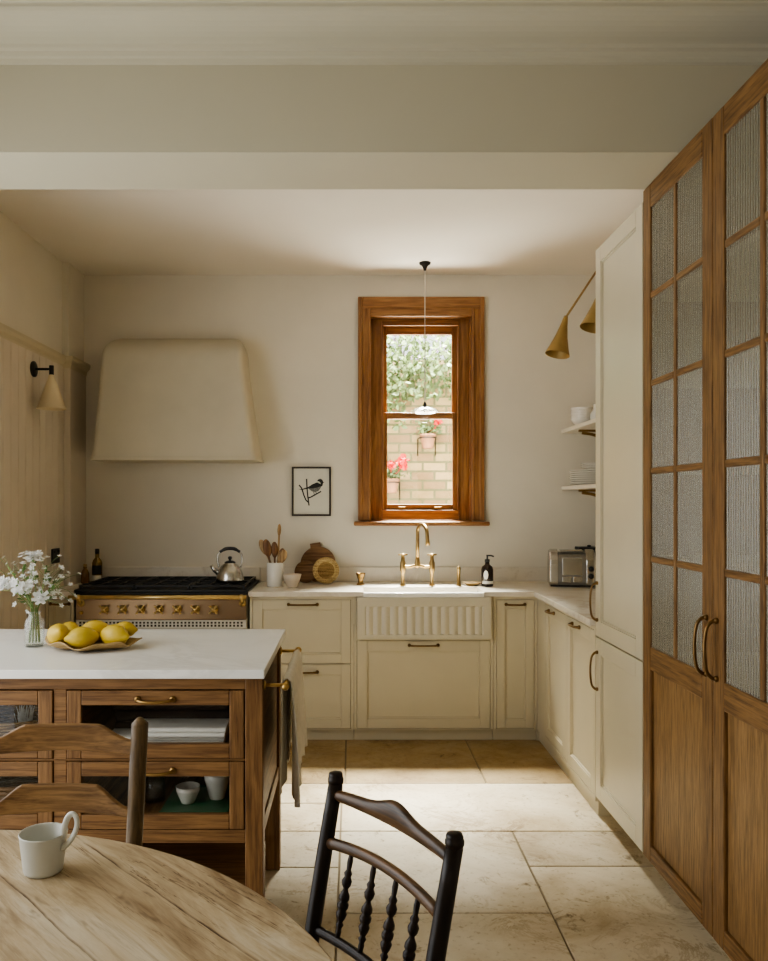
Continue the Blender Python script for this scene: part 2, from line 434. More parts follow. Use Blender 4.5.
# back wall with the window opening
WX0, WX1, WZ0, WZ1 = .115, .805, 1.286, 2.675
b = MB()
for a in ((XL-.2, WX0, 0, 3.2), (WX1, XR+.2, 0, 3.2), (WX0, WX1, 0, WZ0), (WX0, WX1, WZ1, 3.2)):
    b.box(a[0], a[1], YB, YB+.22, a[2], a[3])
struct(b.build('wall_back', M['plaster']), 'off-white plastered back wall behind the sink and range', 'wall')
# left wall: plaster with garden-door opening (out of frame), a shallow step near the back
b = MB()
OY0, OY1, OZ = .2, 3.3, 2.35
b.box(XL-.2, XL, OY1, 5.08, 0, 3.2); b.box(XL-.2, XL, -2.6, OY0, 0, 3.2); b.box(XL-.2, XL, OY0, OY1, OZ, 3.2)
b.box(XL-.2, -1.80, 5.08, YB, 0, 3.2)
wl = b.build('wall_left', M['plaster'])
struct(wl, 'off-white left wall above the boarded panelling', 'wall')
b = MB(); b.box(XR, XR+.2, -2.6, YB, 0, 3.2)
struct(b.build('wall_right', M['plaster']), 'off-white right wall behind shelves and cupboards', 'wall')
b = MB(); b.box(XL-.2, XR+.2, -2.8, -2.6, 0, 3.2)
struct(b.build('wall_front', M['plaster']), 'off-white wall behind the camera', 'wall')
# tongue and groove boards below the picture rail
b = MB(); y = OY1; ZR = 2.31
while y < 5.07:
    y1 = min(y+.098, 5.08)
    b.box(XL, XL+.016, y+.002, y1-.002, 0, ZR); y = y1
b.box(XL, XL+.010, OY1, 5.08, 0, ZR)
b.box(-1.80, -1.785, 5.08, YB, 0, ZR)
b.box(XL, -1.785, 5.068, 5.08, 0, ZR)
struct(b.build('panelling_left', M['boards'], bevel=.003), 'beige vertical tongue-and-groove boarding on the left wall', 'wall panelling')
# rail on top of the boards
b = MB()
prof = [(.0,-.045),(.014,-.045),(.018,-.02),(.034,-.004),(.04,.012),(.04,.03),(.0,.03)]
path = [(XL, OY1, 0), (XL, 5.06, 0), (-1.80, 5.06, 0), (-1.80, YB, 0)]
rg = []
for i, (px, py) in enumerate([(XL, OY1), (XL, 5.072), (-1.796, 5.072), (-1.796, YB)]):
    rg.append([(px+d, py-(d if i in (1,2) else 0), ZR+z) for d, z in prof])
b.rings(rg, smooth=False)
struct(b.build('trim_2', M['rail']), 'moulded beige rail capping the boarding on the left wall', 'trim')

# ceilings, beam and cornice
b = MB(); b.box(XL-.2, XR+.2, 3.02, YB+.2, ZK, 3.2)
struct(b.build('ceiling', M['ceiling']), 'smooth off-white kitchen ceiling beyond the beam', 'ceiling')
b = MB(); b.box(XL-.2, XR+.2, -2.8, 2.70, ZF, 3.2)
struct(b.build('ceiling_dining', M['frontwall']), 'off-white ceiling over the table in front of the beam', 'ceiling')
b = MB(); b.box(XL, XR, 2.70, 3.02, 2.60, 3.19)
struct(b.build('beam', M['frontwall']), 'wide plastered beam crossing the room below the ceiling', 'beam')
b = MB()
cp = [(2.70,2.895),(2.688,2.897),(2.684,2.908),(2.676,2.912),(2.670,2.925),(2.655,2.928),(2.650,2.938),(2.640,2.940)]
cp += [(2.64-.13*math.sin(a), 2.94+.045*(1-math.cos(a))) for a in [PI/2*i/8 for i in range(1, 9)]]
cp += [(2.505,2.990),(2.495,2.990),(2.495,3.005),(2.470,3.012),(2.455,3.03),(2.44,3.032),(2.44,ZF),(2.70,ZF)]
b.rings([[(x, y, z) for y, z in cp] for x in (XL, XR)], smooth=False)
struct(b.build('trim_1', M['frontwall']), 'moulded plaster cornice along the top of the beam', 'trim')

# ================================================================== WINDOW
w = thing('window_1', 'orange-brown pine sash window above the sink', 'window', (.46, YB, WZ0), kind='structure')
b = MB()
# architrave: two steps, mitred by overlap order (uprights grain Z = slot 0, head grain X = slot 1)
for (d0, d1, yy) in ((0, .085, YB-.022), (0, .03, YB-.034), (.066, .085, YB-.030)):
    b.box(.04+d0, .04+d1, yy, YB, 1.295, 2.79-d0, 0); b.box(.885-d1, .885-d0, yy, YB, 1.295, 2.79-d0, 0)
    b.box(.04+d1, .885-d1, yy, YB, 2.79-d1-.045, 2.79-d0, 1)
b.build('architrave', [M['pine_z'], M['pine_x']], w, bevel=.004)
b = MB()
b.box(WX0, WX0+.012, YB, 5.5, WZ0, WZ1, 0); b.box(WX1-.012, WX1, YB, 5.5, WZ0, WZ1, 0); b.box(WX0, WX1, YB, 5.5, WZ1-.012, WZ1, 1); b.box(WX0, WX1, YB, 5.56, WZ0, WZ0+.012, 1)
FX0, FX1, FZ0, FZ1 = .204, .725, 1.365, 2.624
b.box(WX0+.012, FX0, 5.43, 5.56, WZ0+.012, WZ1-.012, 0); b.box(FX1, WX1-.012, 5.43, 5.56, WZ0+.012, WZ1-.012, 0)
b.box(FX0, FX1, 5.43, 5.56, FZ1, WZ1-.012, 1); b.box(FX0, FX1, 5.43, 5.56, WZ0+.012, FZ0, 1)
b.box(FX0, FX0+.010, 5.415, 5.43, FZ0, FZ1, 0); b.box(FX1-.010, FX1, 5.415, 5.43, FZ0, FZ1, 0); b.box(FX0, FX1, 5.415, 5.43, FZ1-.010, FZ1, 1)
b.build('frame', [M['pine_z'], M['pine_x']], w, bevel=.003)
def sash(name, y0, y1, z0, z1, gz0, gz1):
    b = MB(); gx0, gx1 = .240, .686
    b.box(FX0, gx0, y0, y1, z0, z1, 0); b.box(gx1, FX1, y0, y1, z0, z1, 0)
    b.box(gx0, gx1, y0, y1, z0, gz0, 1); b.box(gx0, gx1, y0, y1, gz1, z1, 1)
    s = b.build(name, [M['pine_z'], M['pine_x']], w, bevel=.004)
    p = MB(); p.box(gx0, gx1, (y0+y1)/2-.002, (y0+y1)/2+.002, gz0, gz1)
    p.build('pane', M['pane'], s)
    return s
sash('upper_sash', 5.495, 5.53, 2.0, FZ1, 2.03, 2.570)
ls = sash('lower_sash', 5.452, 5.488, FZ0, 2.03, 1.405, 1.985)
for x in (.34, .585):
    b = MB(); b.box(x-.025, x+.025, 5.44, 5.452, 1.376, 1.388); b.build('lift_handle', M['brass_d'], ls, bevel=.003)
b = MB(); b.box(.012, .913, YB-.075, YB+.06, 1.262, 1.290)
b.build('sill', M['pine_x'], w, bevel=.008)

# ------------------------------------------------------------------ garden outside
b = MB(); b.box(-3, 5, 5.62, 12, -.3, -.05)
struct(b.build('ground', M['soil']), 'garden ground outside the window', 'ground')
b = MB(); b.box(-3, 5, 7.3, 7.6, -.05, 2.72)
struct(b.build('garden_wall', M['brick'], origin=(0,7.3,0)), 'old yellow brick garden wall seen through the window', 'garden wall')
rnd = random.Random(3)
def leafcloud(b, pts, size):
    for p in pts:
        s = size*rnd.uniform(.6, 1.3)
        R = Euler((rnd.uniform(0,6.3), rnd.uniform(0,6.3), rnd.uniform(0,6.3))).to_matrix()
        q = [R @ Vector(u)*s for u in ((-.1,0,0),(.15,.32,.06),(.55,.36,.02),(1,0,-.05),(.55,-.36,.02),(.15,-.32,.06))]
        b.f([b.v(Vector(p)+u) for u in q], False)
b = MB(); pts = []
for i in range(5200):
    x = rnd.uniform(-.4, 1.9); z = rnd.gauss(2.62, .24)
    if z < 2.06+.1*math.sin(x*9) or z > 3.25: continue
    if abs(x-.68) < .2 and z < 2.34: continue
    dens = math.exp(-((x-.35)/.5)**2)*.6+.4
    if rnd.random() > dens: continue
    pts.append((x, 7.22-abs(rnd.gauss(0,.09)), z))
leafcloud(b, pts, .048)
tag(b.build('climbing_foliage', M['gleaf'], recalc=False), 'green climbing foliage spilling over the brick garden wall', 'climbing plant', kind='stuff')
b = MB(); pts = [(rnd.uniform(-.1,1.4), 7.66+rnd.uniform(0,.2), rnd.uniform(2.73,3.2)) for _ in range(380)]
leafcloud(b, pts, .045)
tag(b.build('lilac_blossom', M['gblossom'], recalc=False), 'pale lilac blossom showing above the garden wall and its foliage', 'blossom', kind='stuff')
def geranium(x, z, label, heads):
    t = thing('geranium_pot', label, 'potted plant', (x, 7.18, z), group='red geraniums on the garden wall')
    b = MB(); b.lathe([(0,0),(.045,0),(.050,.015),(.066,.10),(.073,.104),(.073,.130),(.064,.13),(.056,.11),(0,.11)], (x, 7.18, z), 20); b.build('pot', M['terracotta'], t)
    b = MB(); b.tube([(x+.077*math.cos(a), 7.18+.077*math.sin(a), z+.095) for a in [2*PI*i/20 for i in range(20)]], .005, 6, close=True)
    b.tube([(x-.08, 7.18+.05, z+.095), (x-.08, 7.295, z+.095), (x-.08, 7.295, z-.06)], .005, 6); b.tube([(x+.08, 7.18+.05, z+.095), (x+.08, 7.295, z+.095), (x+.08, 7.295, z-.06)], .005, 6)
    b.build('bracket', M['blackmetal'], t)
    b = MB(); leafcloud(b, [(x+rnd.gauss(0,.06), 7.17+rnd.gauss(0,.05), z+.14+abs(rnd.gauss(0,.06))) for _ in range(150)], .034); b.build('foliage', M['gleaf'], t, recalc=False)
    b = MB()
    for hx, hz, r in heads:
        b.tube([(x, 7.17, z+.15), (x+hx*.6, 7.13, z+hz*.7), (x+hx, 7.11, z+hz)], .004, 5)
        leafcloud(b, [(x+hx+rnd.gauss(0,r*.55), 7.10+rnd.gauss(0,r*.5), z+hz+rnd.gauss(0,r*.5)) for _ in range(60)], r*.9)
    b.build('flower', M['red'], t, recalc=False)
geranium(.68, 1.90, 'red geranium in a terracotta wall pot beneath the pendant bulb', [(.085,.235,.032)])
geranium(.355, 1.50, 'red geranium in a pot at lower left of the window view', [(.095,.27,.045),(-.01,.25,.03)])

# ================================================================== CABINETS
def TB(y0): return lambda u, v, z: (u, y0 - v, z)      # fronts facing the camera (-Y)
def TR(x0): return lambda u, v, z: (x0 - v, u, z)      # fronts facing left (-X)
def shaker(T, u0, u1, z0, z1, parent, name='door', s=.062, mats=None, th=.02, rec=.011):
    b = MB(T)
    b.box(u0, u0+s, -th, 0, z0, z1); b.box(u1-s, u1, -th, 0, z0, z1)
    b.box(u0+s, u1-s, -th, 0, z0, z0+s); b.box(u0+s, u1-s, -th, 0, z1-s, z1)
    b.box(u0+s-.001, u1-s+.001, -th, -rec, z0+s-.001, z1-s+.001)
    m = .007   # small inner moulding
    b.box(u0+s, u0+s+m, -th, -rec*.45, z0+s, z1-s); b.box(u1-s-m, u1-s, -th, -rec*.45, z0+s, z1-s)
    b.box(u0+s, u1-s, -th, -rec*.45, z0+s, z0+s+m); b.box(u0+s, u1-s, -th, -rec*.45, z1-s-m, z1-s)
    return b.build(name, mats or M['cream'], parent, bevel=.0022)
def pull(T, u, z, L, parent, mat=None, vertical=False, bow=.032, r=.0055):
    b = MB(T); h = L/2
    def q(s, d): return (u, d, z+s) if vertical else (u+s, d, z)
    pts = [q(-h, .0), q(-h*.96, bow*.45), q(-h*.7, bow*.85), q(0, bow), q(h*.7, bow*.85), q(h*.96, bow*.45), q(h, 0)]
    P = smoothpts(pts, 5)
    b.tube(P, [r*(1.35-.35*math.sin(PI*i/(len(P)-1))) for i in range(len(P))], 8)
    for s in (-h, h):
        b.ell(q(s, .004), r*1.9, r*1.9, r*1.9, seg=10, n=6)
    return b.build('handle', mat or M['bronze'], parent)
YF = 4.75
def carcass(T, parent, u0, u1, z0, z1, depth, cuts, st=.018, mat=None, frame_z0=None):
    """face frame with openings plus box behind. cuts: z pairs of the openings"""
    b = MB(T); mat = mat or M['cream']
    b.box(u0, u0+st, -depth, 0, z0, z1); b.box(u1-st, u1, -depth, 0, z0, z1)
    b.box(u0+st, u1-st, -depth, -depth+.015, z0, z1)
    zz = [z0]
    for a, c in cuts: zz += [a, c]
    zz.append(z1)
    for k in range(0, len(zz), 2):
        if zz[k+1]-zz[k] > .0005: b.box(u0+st, u1-st, -.022, 0, zz[k], zz[k+1])
    b.box(u0+st, u1-st, -depth, -.03, z0, z0+.018)
    o = b.build('carcass', mat, parent)
    g = MB(T); g.box(u0+st, u1-st, -.032, -.026, z0+.005, z1-.005)
    g.build('inner_shadow_board', M['gap'], parent)  # dark sheet painted in as the shade behind the front gaps
    return o
def plinth(T, parent, u0, u1, d=.03, h=.066, mat=None, dep=.02):
    b = MB(T); b.box(u0, u1, -d-dep, -d, 0, h)
    b.build('plinth', mat or M['cream'], parent)
def cab(name, label, cat, T, u0, u1, fronts, depth=.575, pl=.03, ztop=.858, group=None, handles=(), s=.055, mat=None, st=.016, zb=.066, nm='drawer_front'):
    p0 = Vector(T((u0+u1)/2, -depth/2, 0))
    t = thing(name, label, cat, p0, group=group)
    carcass(T, t, u0, u1, zb, ztop, depth, [(a-.0025, c+.0025) for a, c in fronts], st, mat)
    for k, (a, c) in enumerate(fronts):
        d = shaker(T, u0+st+.0025, u1-st-.0025, a, c, t, nm, s=s, mats=mat)
        for hd in handles:
            if hd[0] == k: pull(T, hd[1], hd[2], hd[3], d, vertical=(len(hd) > 4))
    plinth(T, t, u0+.001, u1-.001, pl, zb, mat, .06 if pl < .02 else .02)
    return t
tb = TB(YF)
# left of the range: narrow cupboard
cab('narrow_cabinet', 'slim cream cupboard squeezed between panelled wall and range', 'cabinet', tb, -1.820, -1.652, [(.075, .838)], depth=.31, handles=[(0, -1.735, .815, .11)], s=.03, nm='door')
# deep drawers
cab('drawer_cabinet', 'cream two-drawer base cabinet between the range and the sink', 'cabinet', tb, -.607, .010, [(.075, .452), (.462, .838)], handles=[(0, -.292, .412, .17), (1, -.292, .812, .17)])
# under sink
cab('sink_cabinet', 'wide cream cupboard under the fluted sink', 'cabinet', tb, .012, .838, [(.075, .595)], ztop=.607, handles=[(0, .425, .570, .17)], s=.06)
for x0 in (.013, .823):
    b = MB(); b.box(x0, x0+.014, 4.751, 4.79, .6075, .858); b.build('stile', M['cream'], bpy.data.objects['sink_cabinet'])
cab('narrow_cabinet', 'narrow tall-panelled cream cupboard right of the sink', 'cabinet', tb, .840, 1.100, [(.075, .838)], handles=[(0, .970, .812, .11)], s=.05, nm='door')
# right-hand run
XF = 1.10
tr = TR(XF)
t = thing('corner_filler', 'plain cream corner post where the two cabinet runs meet', 'cabinet filler', (1.12, 4.66, 0))
b = MB(); b.box(1.101, 1.125, 4.572, 4.749, .066, .858); b.build('panel', M['cream'], t)
b = MB(); b.box(1.115, 1.135, 4.572, 4.7655, 0, .066); b.box(1.1005, 1.135, 4.7655, 4.80, 0, .066); b.build('plinth', M['cream'], t)
cab('base_cabinet', 'cream base cupboard in the right run, nearer the corner', 'cabinet', tr, 4.112, 4.571, [(.09, .838)], depth=.60, pl=.015, handles=[(0, 4.40, .815, .11)], group='cream base cupboards of the right run', nm='door')
cab('base_cabinet', 'cream base cupboard in the right run, beside the tall cupboard', 'cabinet', tr, 3.618, 4.110, [(.09, .838)], depth=.60, pl=.015, handles=[(0, 3.92, .815, .12)], group='cream base cupboards of the right run', nm='door')
# tall cream cupboard
t = thing('tall_cabinet', 'floor-to-beam plain cream cupboard beside the wooden dresser', 'cabinet', (1.4, 3.3, 0))
b = MB(); b.box(1.122, 1.70, 3.032, 3.616, .085, 2.56); b.build('carcass', M['ctall'], t, bevel=.002)
TY0, TY1 = 3.032, 3.614
for nm, z0, z1, hz, hl in (('upper_door', .818, 2.556, 0, 0), ('lower_door', .092, .812, 0, 0)):
    d = shaker(tr, TY0, TY1, z0, z1, t, nm, s=.07, mats=M['ctall'], th=.021)
    pull(tr, 3.580, 1.42-.445 if nm[0] == 'u' else .665, .165, d, vertical=True, bow=.034, r=.0046)
b = MB(); b.box(1.18, 1.195, 3.03, 3.616, 0, .085); b.build('plinth', M['ctall'], t)

# ------------------------------------------------------------------ oak dresser
DY0, DY1, DZ0, DZ1 = 1.862, 3.026, .085, 2.598
t = thing('glazed_dresser', 'tall oak dresser with ribbed glass doors at right of the room', 'dresser', (1.4, 2.44, 0))
b = MB()
b.box(1.122, 1.70, DY0, DY0+.022, DZ0, DZ1); b.box(1.122, 1.70, DY1-.022, DY1, DZ0, DZ1)
b.box(1.122, 1.70, DY0+.022, DY1-.022, DZ1-.03, DZ1); b.box(1.122, 1.70, DY0+.022, DY1-.022, DZ0, DZ0+.03)
b.build('carcass', M['oak_z'], t)
b = MB(); b.box(1.685, 1.70, DY0+.022, DY1-.022, DZ0+.03, DZ1-.03); b.build('back_panel', M['oak_in'], t)
pz = [.885+.3245*k for k in range(6)]
for z in [.845]+pz[1:5]:
    b = MB(); b.box(1.16, 1.684, DY0+.023, DY1-.023, z-.012, z+.012); b.build('shelf', M['oak_in'], t)
b = MB(); b.box(1.175, 1.195, DY0, DY1, 0, DZ0-.001); b.build('plinth', M['ctall'], t)
def dresser_door(y0, y1, hy, nm):
    st = .072; bar = .024; top = pz[5]; mid = (y0+y1)/2
    b = MB(tr)
    b.box(y0, y0+st, -.021, 0, DZ0+.004, DZ1-.002, 0); b.box(y1-st, y1, -.021, 0, DZ0+.004, DZ1-.002, 0)
    b.box(y0+st, y1-st, -.021, 0, top, DZ1-.002, 1)
    b.box(y0+st, y1-st, -.021, 0, .80, pz[0], 1)
    b.box(y0+st, y1-st, -.021, 0, DZ0+.004, .150, 1)
    b.box(mid-bar/2, mid+bar/2, -.019, -.002, pz[0], top, 0)
    for z in pz[1:5]:
        b.box(y0+st, mid-bar/2, -.019, -.002, z-bar/2, z+bar/2, 1); b.box(mid+bar/2, y1-st, -.019, -.002, z-bar/2, z+bar/2, 1)
    d = b.build(nm, [M['oak_z'], M['oak_y']], t, bevel=.004)
    b = MB(tr); b.box(y0+st-.001, y1-st+.001, -.020, -.013, .149, .801)
    pn = b.build('lower_panel', M['oak_panel'], d)
    g = MB(tr)
    for (a, c) in ((y0+st, mid-bar/2), (mid+bar/2, y1-st)):
        n = max(1, round((c-a)/.0150)); pts = []
        for i in range(n*6+1):
            u = a+(c-a)*i/(n*6); pts.append((u, -.011+.0055*math.sqrt(max(0, 1-((i % 6)/3-1)**2))))
        for z0, z1 in zip([pz[0]]+[z+bar/2 for z in pz[1:5]], [z-bar/2 for z in pz[1:5]]+[top]):
            lo = [g.v((u, v, z0)) for u, v in pts]; hi = [g.v((u, v, z1)) for u, v in pts]
            for i in range(len(pts)-1):
                g.mi = 1 if i % 6 in (0, 5) else 0; g.f([lo[i], lo[i+1], hi[i+1], hi[i]], True)
    g.build('ribbed_glass', [M['reed'], M['groove']], d)
    pull(tr, hy, .975, .175, d, vertical=True, bow=.040, r=.0052)
    return d
SEAM = 2.442
dresser_door(SEAM+.0015, DY1-.001, SEAM+.036, 'glazed_door')
dresser_door(DY0+.001, SEAM-.0015, SEAM-.034, 'glazed_door')

# ================================================================== WORKTOP
ZT = .8908
ZS = .89
t = thing('worktop', 'pale marble L-shaped worktop around the sink and right run', 'worktop', (.6, 5.0, .86))
b = MB()
SX0, SX1, SY1 = .07, .78, 4.985
b.box(-.612, SX0, 4.722, 5.368, .860, ZS); b.box(SX1, 1.719, 4.722, 5.368, .860, ZS)
b.box(SX0, SX1, SY1, 5.368, .860, ZS)
b.box(1.075, 1.719, 3.618, 4.722, .860, ZS)
b.build('slab', M['stone'], t, bevel=.003)
b = MB(); b.box(-.612, 1.719, 5.348, 5.368, ZS, .985); b.box(1.699, 1.719, 3.618, 5.348, ZS, .985)
b.build('upstand', M['stone'], t, bevel=.002)
t = thing('worktop', 'short marble worktop left of the range against the boarding', 'worktop', (-1.73, 5.0, .86))
b = MB(); b.box(-1.823, -1.648, 4.722, 5.06, .860, ZS); b.box(-1.78, -1.648, 5.06, 5.368, .860, ZS); b.build('slab', M['stone'], t, bevel=.003)
b = MB(); b.box(-1.778, -.616, 5.348, 5.368, .893, .985); b.build('upstand', M['stone'], t, bevel=.002)

# ------------------------------------------------------------------ sink
t = thing('farmhouse_sink', 'white fireclay sink with a fluted front below the window', 'sink', (.425, 4.85, .61))
b = MB()
AX0, AX1, AY, AZ0, AZ1 = .030, .820, 4.712, .612, .858
# fluted apron front as a profile swept upward
prof = []
nfl = 14; fx0, fx1 = AX0+.045, AX1-.045
prof.append((AX0, AY))
prof.append((fx0, AY))
for k in range(nfl):
    a = fx0+(fx1-fx0)*k/nfl; c = fx0+(fx1-fx0)*(k+1)/nfl
    for j in range(1, 7):
        x = a+(c-a)*j/6; prof.append((x, AY+.011*(1-abs(math.sin(PI*j/6)))**.8 if j < 6 else AY+.011 if k < nfl-1 else AY))
prof.append((AX1, AY))
def strip(z0, z1, P0, P1):
    lo = [b.v((x, y, z0)) for x, y in P0]; hi = [b.v((x, y, z1)) for x, y in P1]
    for i in range(len(P0)-1): b.f([lo[i], lo[i+1], hi[i+1], hi[i]], False)
flat = [(x, AY) for x, y in prof]
strip(AZ0, AZ0+.022, flat, flat); strip(AZ0+.022, AZ0+.030, flat, prof); strip(AZ0+.030, AZ1-.058, prof, prof); strip(AZ1-.058, AZ1-.05, prof, flat); strip(AZ1-.05, AZ1, flat, flat)
b.box(AX0, AX1, AY+.013, AY+.035, AZ0, AZ1)
bmesh.ops.remove_doubles(b.bm, verts=b.bm.verts, dist=1e-6)
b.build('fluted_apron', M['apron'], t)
b = MB()
b.box(SX0+.001, SX1-.001, AY-.001, AY+.05, AZ1+.0005, ZT-.006)   # rolled front rim
b.box(AX0, AX0+.04, AY+.0355, 5.03, .63, .858); b.box(AX1-.04, AX1, AY+.0355, 5.03, .63, .858)
b.box(AX0+.04, AX1-.04, AY+.0355, AY+.05, .63, AZ1)
b.box(AX0+.04, AX1-.04, 4.995, 5.03, .63, .858); b.box(AX0+.04, AX1-.04, AY+.05, 4.995, .63, .65)
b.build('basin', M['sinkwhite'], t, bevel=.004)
b = MB(); b.cyl((.425, 4.88, .6505), .03, .004); b.build('drain', M['brass'], t)

# ------------------------------------------------------------------ bridge tap
TX, TY = .4135, 5.055
t = thing('bridge_tap', 'aged brass bridge mixer tap with swan-neck spout behind the sink', 'tap', (TX, TY, ZT))
for x in (TX-.092, TX+.092):
    b = MB(); b.lathe([(0,0),(.020,0),(.020,.006),(.012,.012),(.010,.018),(.010,.075),(.014,.085),(.018,.10),(.018,.145),(.013,.16),(.011,.185),(.0,.19)], (x, TY, ZT), 14)
    b.build('pillar', M['tapbrass'], t)
b = MB(); b.tube(smoothpts([(TX-.092, TY, 1.012), (TX-.05, TY, 1.010), (TX-.025, TY, 1.016), (TX, TY, 1.022), (TX+.025, TY, 1.016), (TX+.05, TY, 1.010), (TX+.092, TY, 1.012)], 4), .0105, 10)
b.lathe([(0,-.02),(.017,-.012),(.019,0),(.015,.03),(.012,.05),(0,.05)], (TX, TY, 1.02), 14)
b.build('bridge', M['tapbrass'], t)
b = MB()
sp = [(TX, TY, 1.05), (TX, TY, 1.15), (TX+.001, TY-.004, 1.225)]
for i in range(1, 11):
    a = PI*i/10; rr = .085
    d = rr*(1-math.cos(a)); sp.append((TX+.045*d/.17, TY-d, 1.225+.055*math.sin(a)))
sp += [(TX+.047, TY-.173, 1.19), (TX+.049, TY-.175, 1.155)]
b.tube(sp, [.0115]*(len(sp)-2)+[.0115, .014], 12)
b.build('spout', M['tapbrass'], t)
for x in (TX-.092, TX+.092):
    b = MB(); b.lathe([(.010,.185),(.013,.195),(.008,.203),(.0,.206)], (x, TY, ZT), 12)
    for a in (0, PI/2):
        dx, dy = math.cos(a+.25)*.030, math.sin(a+.25)*.030
        b.tube([(x-dx, TY-dy, ZT+.197), (x+dx, TY+dy, ZT+.197)], .0055, 8)
    b.build('cross_handle', M['tapbrass'], t)
t = thing('dispenser_post', 'short brass post between tap and brown soap bottle', 'soap dispenser', (.675, 5.06, ZT))
b = MB(); b.lathe([(0,0),(.017,0),(.017,.005),(.011,.010),(.011,.095),(.013,.10),(.013,.112),(.007,.122),(0,.123)], (.675, 5.06, ZT), 16); b.build('post', M['tapbrass'], t)

# ------------------------------------------------------------------ things on the worktop
t = thing('soap_bottle', 'dark brown pump soap bottle with white oval and band', 'soap bottle', (.852, 5.04, ZT))
b = MB(); b.lathe([(0,0),(.036,0),(.038,.004),(.038,.105),(.033,.122),(.016,.135),(.013,.15),(0,.15)], (.852, 5.04, ZT), 24); b.build('bottle', M['brownglass'], t)
b = MB(); b.lathe([(0,.15),(.016,.15),(.016,.168),(.006,.17),(.005,.192),(0,.192)], (.852, 5.04, ZT), 14); b.tube([(.846, 5.04, ZT+.192), (.875, 5.035, ZT+.192), (.892, 5.03, ZT+.186)], .005, 8); b.build('pump', M['black'], t)
b = MB()
def wraplab(b, c, r, a0, a1, z0, z1, oval=False, n=12):
    lo, hi = [], []
    for i in range(n+1):
        a = a0+(a1-a0)*i/n; k = math.sqrt(max(0, 1-(2*i/n-1)**2)) if oval else 1
        zc, h = (z0+z1)/2, (z1-z0)/2*max(k, .02)
        lo.append(b.v((c[0]+r*math.cos(a), c[1]+r*math.sin(a), c[2]+zc-h))); hi.append(b.v((c[0]+r*math.cos(a), c[1]+r*math.sin(a), c[2]+zc+h)))
    for i in range(n): b.f([lo[i], lo[i+1], hi[i+1], hi[i]], True)
wraplab(b, (.852, 5.04, ZT), .0388, -2.35, -1.55, .045, .10, True); wraplab(b, (.852, 5.04, ZT), .0388, -2.7, -.5, .016, .034)
b.build('label', M['white'], t)
b = MB(); b.lathe([(0,.004),(.03,.0),(.036,.006),(.058,.016),(.06,.02),(.055,.02),(.03,.012),(0,.012)], (.765, 5.08, ZT), 20)
tag(b.build('soap_dish', M['platter']), 'small brown dish beside the brown soap bottle', 'dish')
b = MB(); b.lathe([(0,0),(.050,0),(.052,.004),(.052,.148),(.049,.150),(.046,.148),(.046,.012),(0,.012)], (-.483, 5.03, ZT), 32)
tag(b.build('utensil_crock', M['white']), 'white cylinder crock full of wooden spoons', 'utensil jar')
def spoon(x0, y0, x1, y1, z1, wdt, ht, mat, label, name='wooden_spoon'):
    c0 = Vector((-.483+x0, 5.03+y0, ZT+.021)); c1 = Vector((-.483+x1, 5.03+y1, z1))
    t = thing(name, label, 'wooden spoon', c0, group='wooden utensils in the white crock')
    d = (c1-c0).normalized(); hd = c1-d*ht
    b = MB(); b.tube([c0, c0.lerp(hd, .5), hd], [.006, .0065, .006], 8); b.build('handle', mat, t)
    q = Vector((0,0,1)).rotation_difference(d).to_matrix().to_4x4()
    b = MB(); b.ell(c1-d*ht*.5, wdt, .008, ht*.56, q, 16, 10); b.build('spoon_head', mat, t)
spoon(.026, .020, -.094, .016, ZT+.287, .024, .095, M['spoon_b'], 'pale wooden spoon leaning far left in the crock')
spoon(-.006, -.014, -.058, -.014, ZT+.290, .027, .10, M['spoon_a'], 'broad dark wooden spoon second from the left in the crock')
spoon(.000, -.004, -.004, -.008, ZT+.275, .022, .09, M['spoon_a'], 'dark wooden spatula upright in the middle of the crock', 'wooden_spatula')
spoon(.013, .006, .026, .012, ZT+.388, .012, .07, M['spoon_b'], 'slender wooden spoon standing tallest in the crock')
spoon(.018, -.012, .048, -.012, ZT+.235, .022, .085, M['spoon_a'], 'dark wooden spoon just right of the tall slender one')
spoon(-.022, -.0285, .062, -.022, ZT+.225, .028, .08, M['spoon_b'], 'round-headed wooden spoon leaning right in the crock')
b = MB(); b.lathe([(0,0),(.028,0),(.030,.004),(.050,.05),(.057,.078),(.055,.08),(.052,.076),(.044,.045),(.026,.012),(0,.012)], (-.372, 4.985, ZT), 28)
tag(b.build('small_bowl', M['bowl']), 'small blush bowl beside the white utensil crock', 'bowl')
def disc_board(name, cx, cz, r, th, yb, lean, label, cat, mat, handle=None, extra=None):
    """round board leaning back on the wall; bottom edge on the worktop"""
    t = thing(name, label, cat, (cx, yb, ZT))
    Mx = Matrix.Translation((cx, yb, ZT)) @ Matrix.Rotation(-lean, 4, 'X')
    cz = r+.001
    b = MB()
    Mc = Mx @ Matrix.Translation((0, 0, cz)) @ Matrix.Rotation(PI/2, 4, 'X')
    b.lathe([(0,-th/2),(r-.004,-th/2),(r,-th/2+.004),(r,th/2-.004),(r-.004,th/2),(0,th/2)], seg=36, M=Mc, smooth=False)
    if handle:
        a, L, wd = handle
        Mh = Mx @ Matrix.Translation((0, 0, cz)) @ Matrix.Rotation(a, 4, 'Y')
        b.obox(Mh @ Matrix.Translation((0, 0, r+L/2-.01)), wd/2, th/2-.001, L/2+.005)
    b.build('board', mat, t, bevel=.002)
    if extra: extra(t, Mx, cz)
    return t
disc_board('chopping_board', -.225, 0, .118, .018, 5.292, .20, 'large round dark wooden board leaning at the back by the basket', 'chopping board', M['board_dark'], (-.15, .03, .07))
disc_board('chopping_board', -.305, 0, .072, .016, 5.235, .17, 'small round dark wooden board leaning beside the blush bowl', 'chopping board', M['board_dark'])
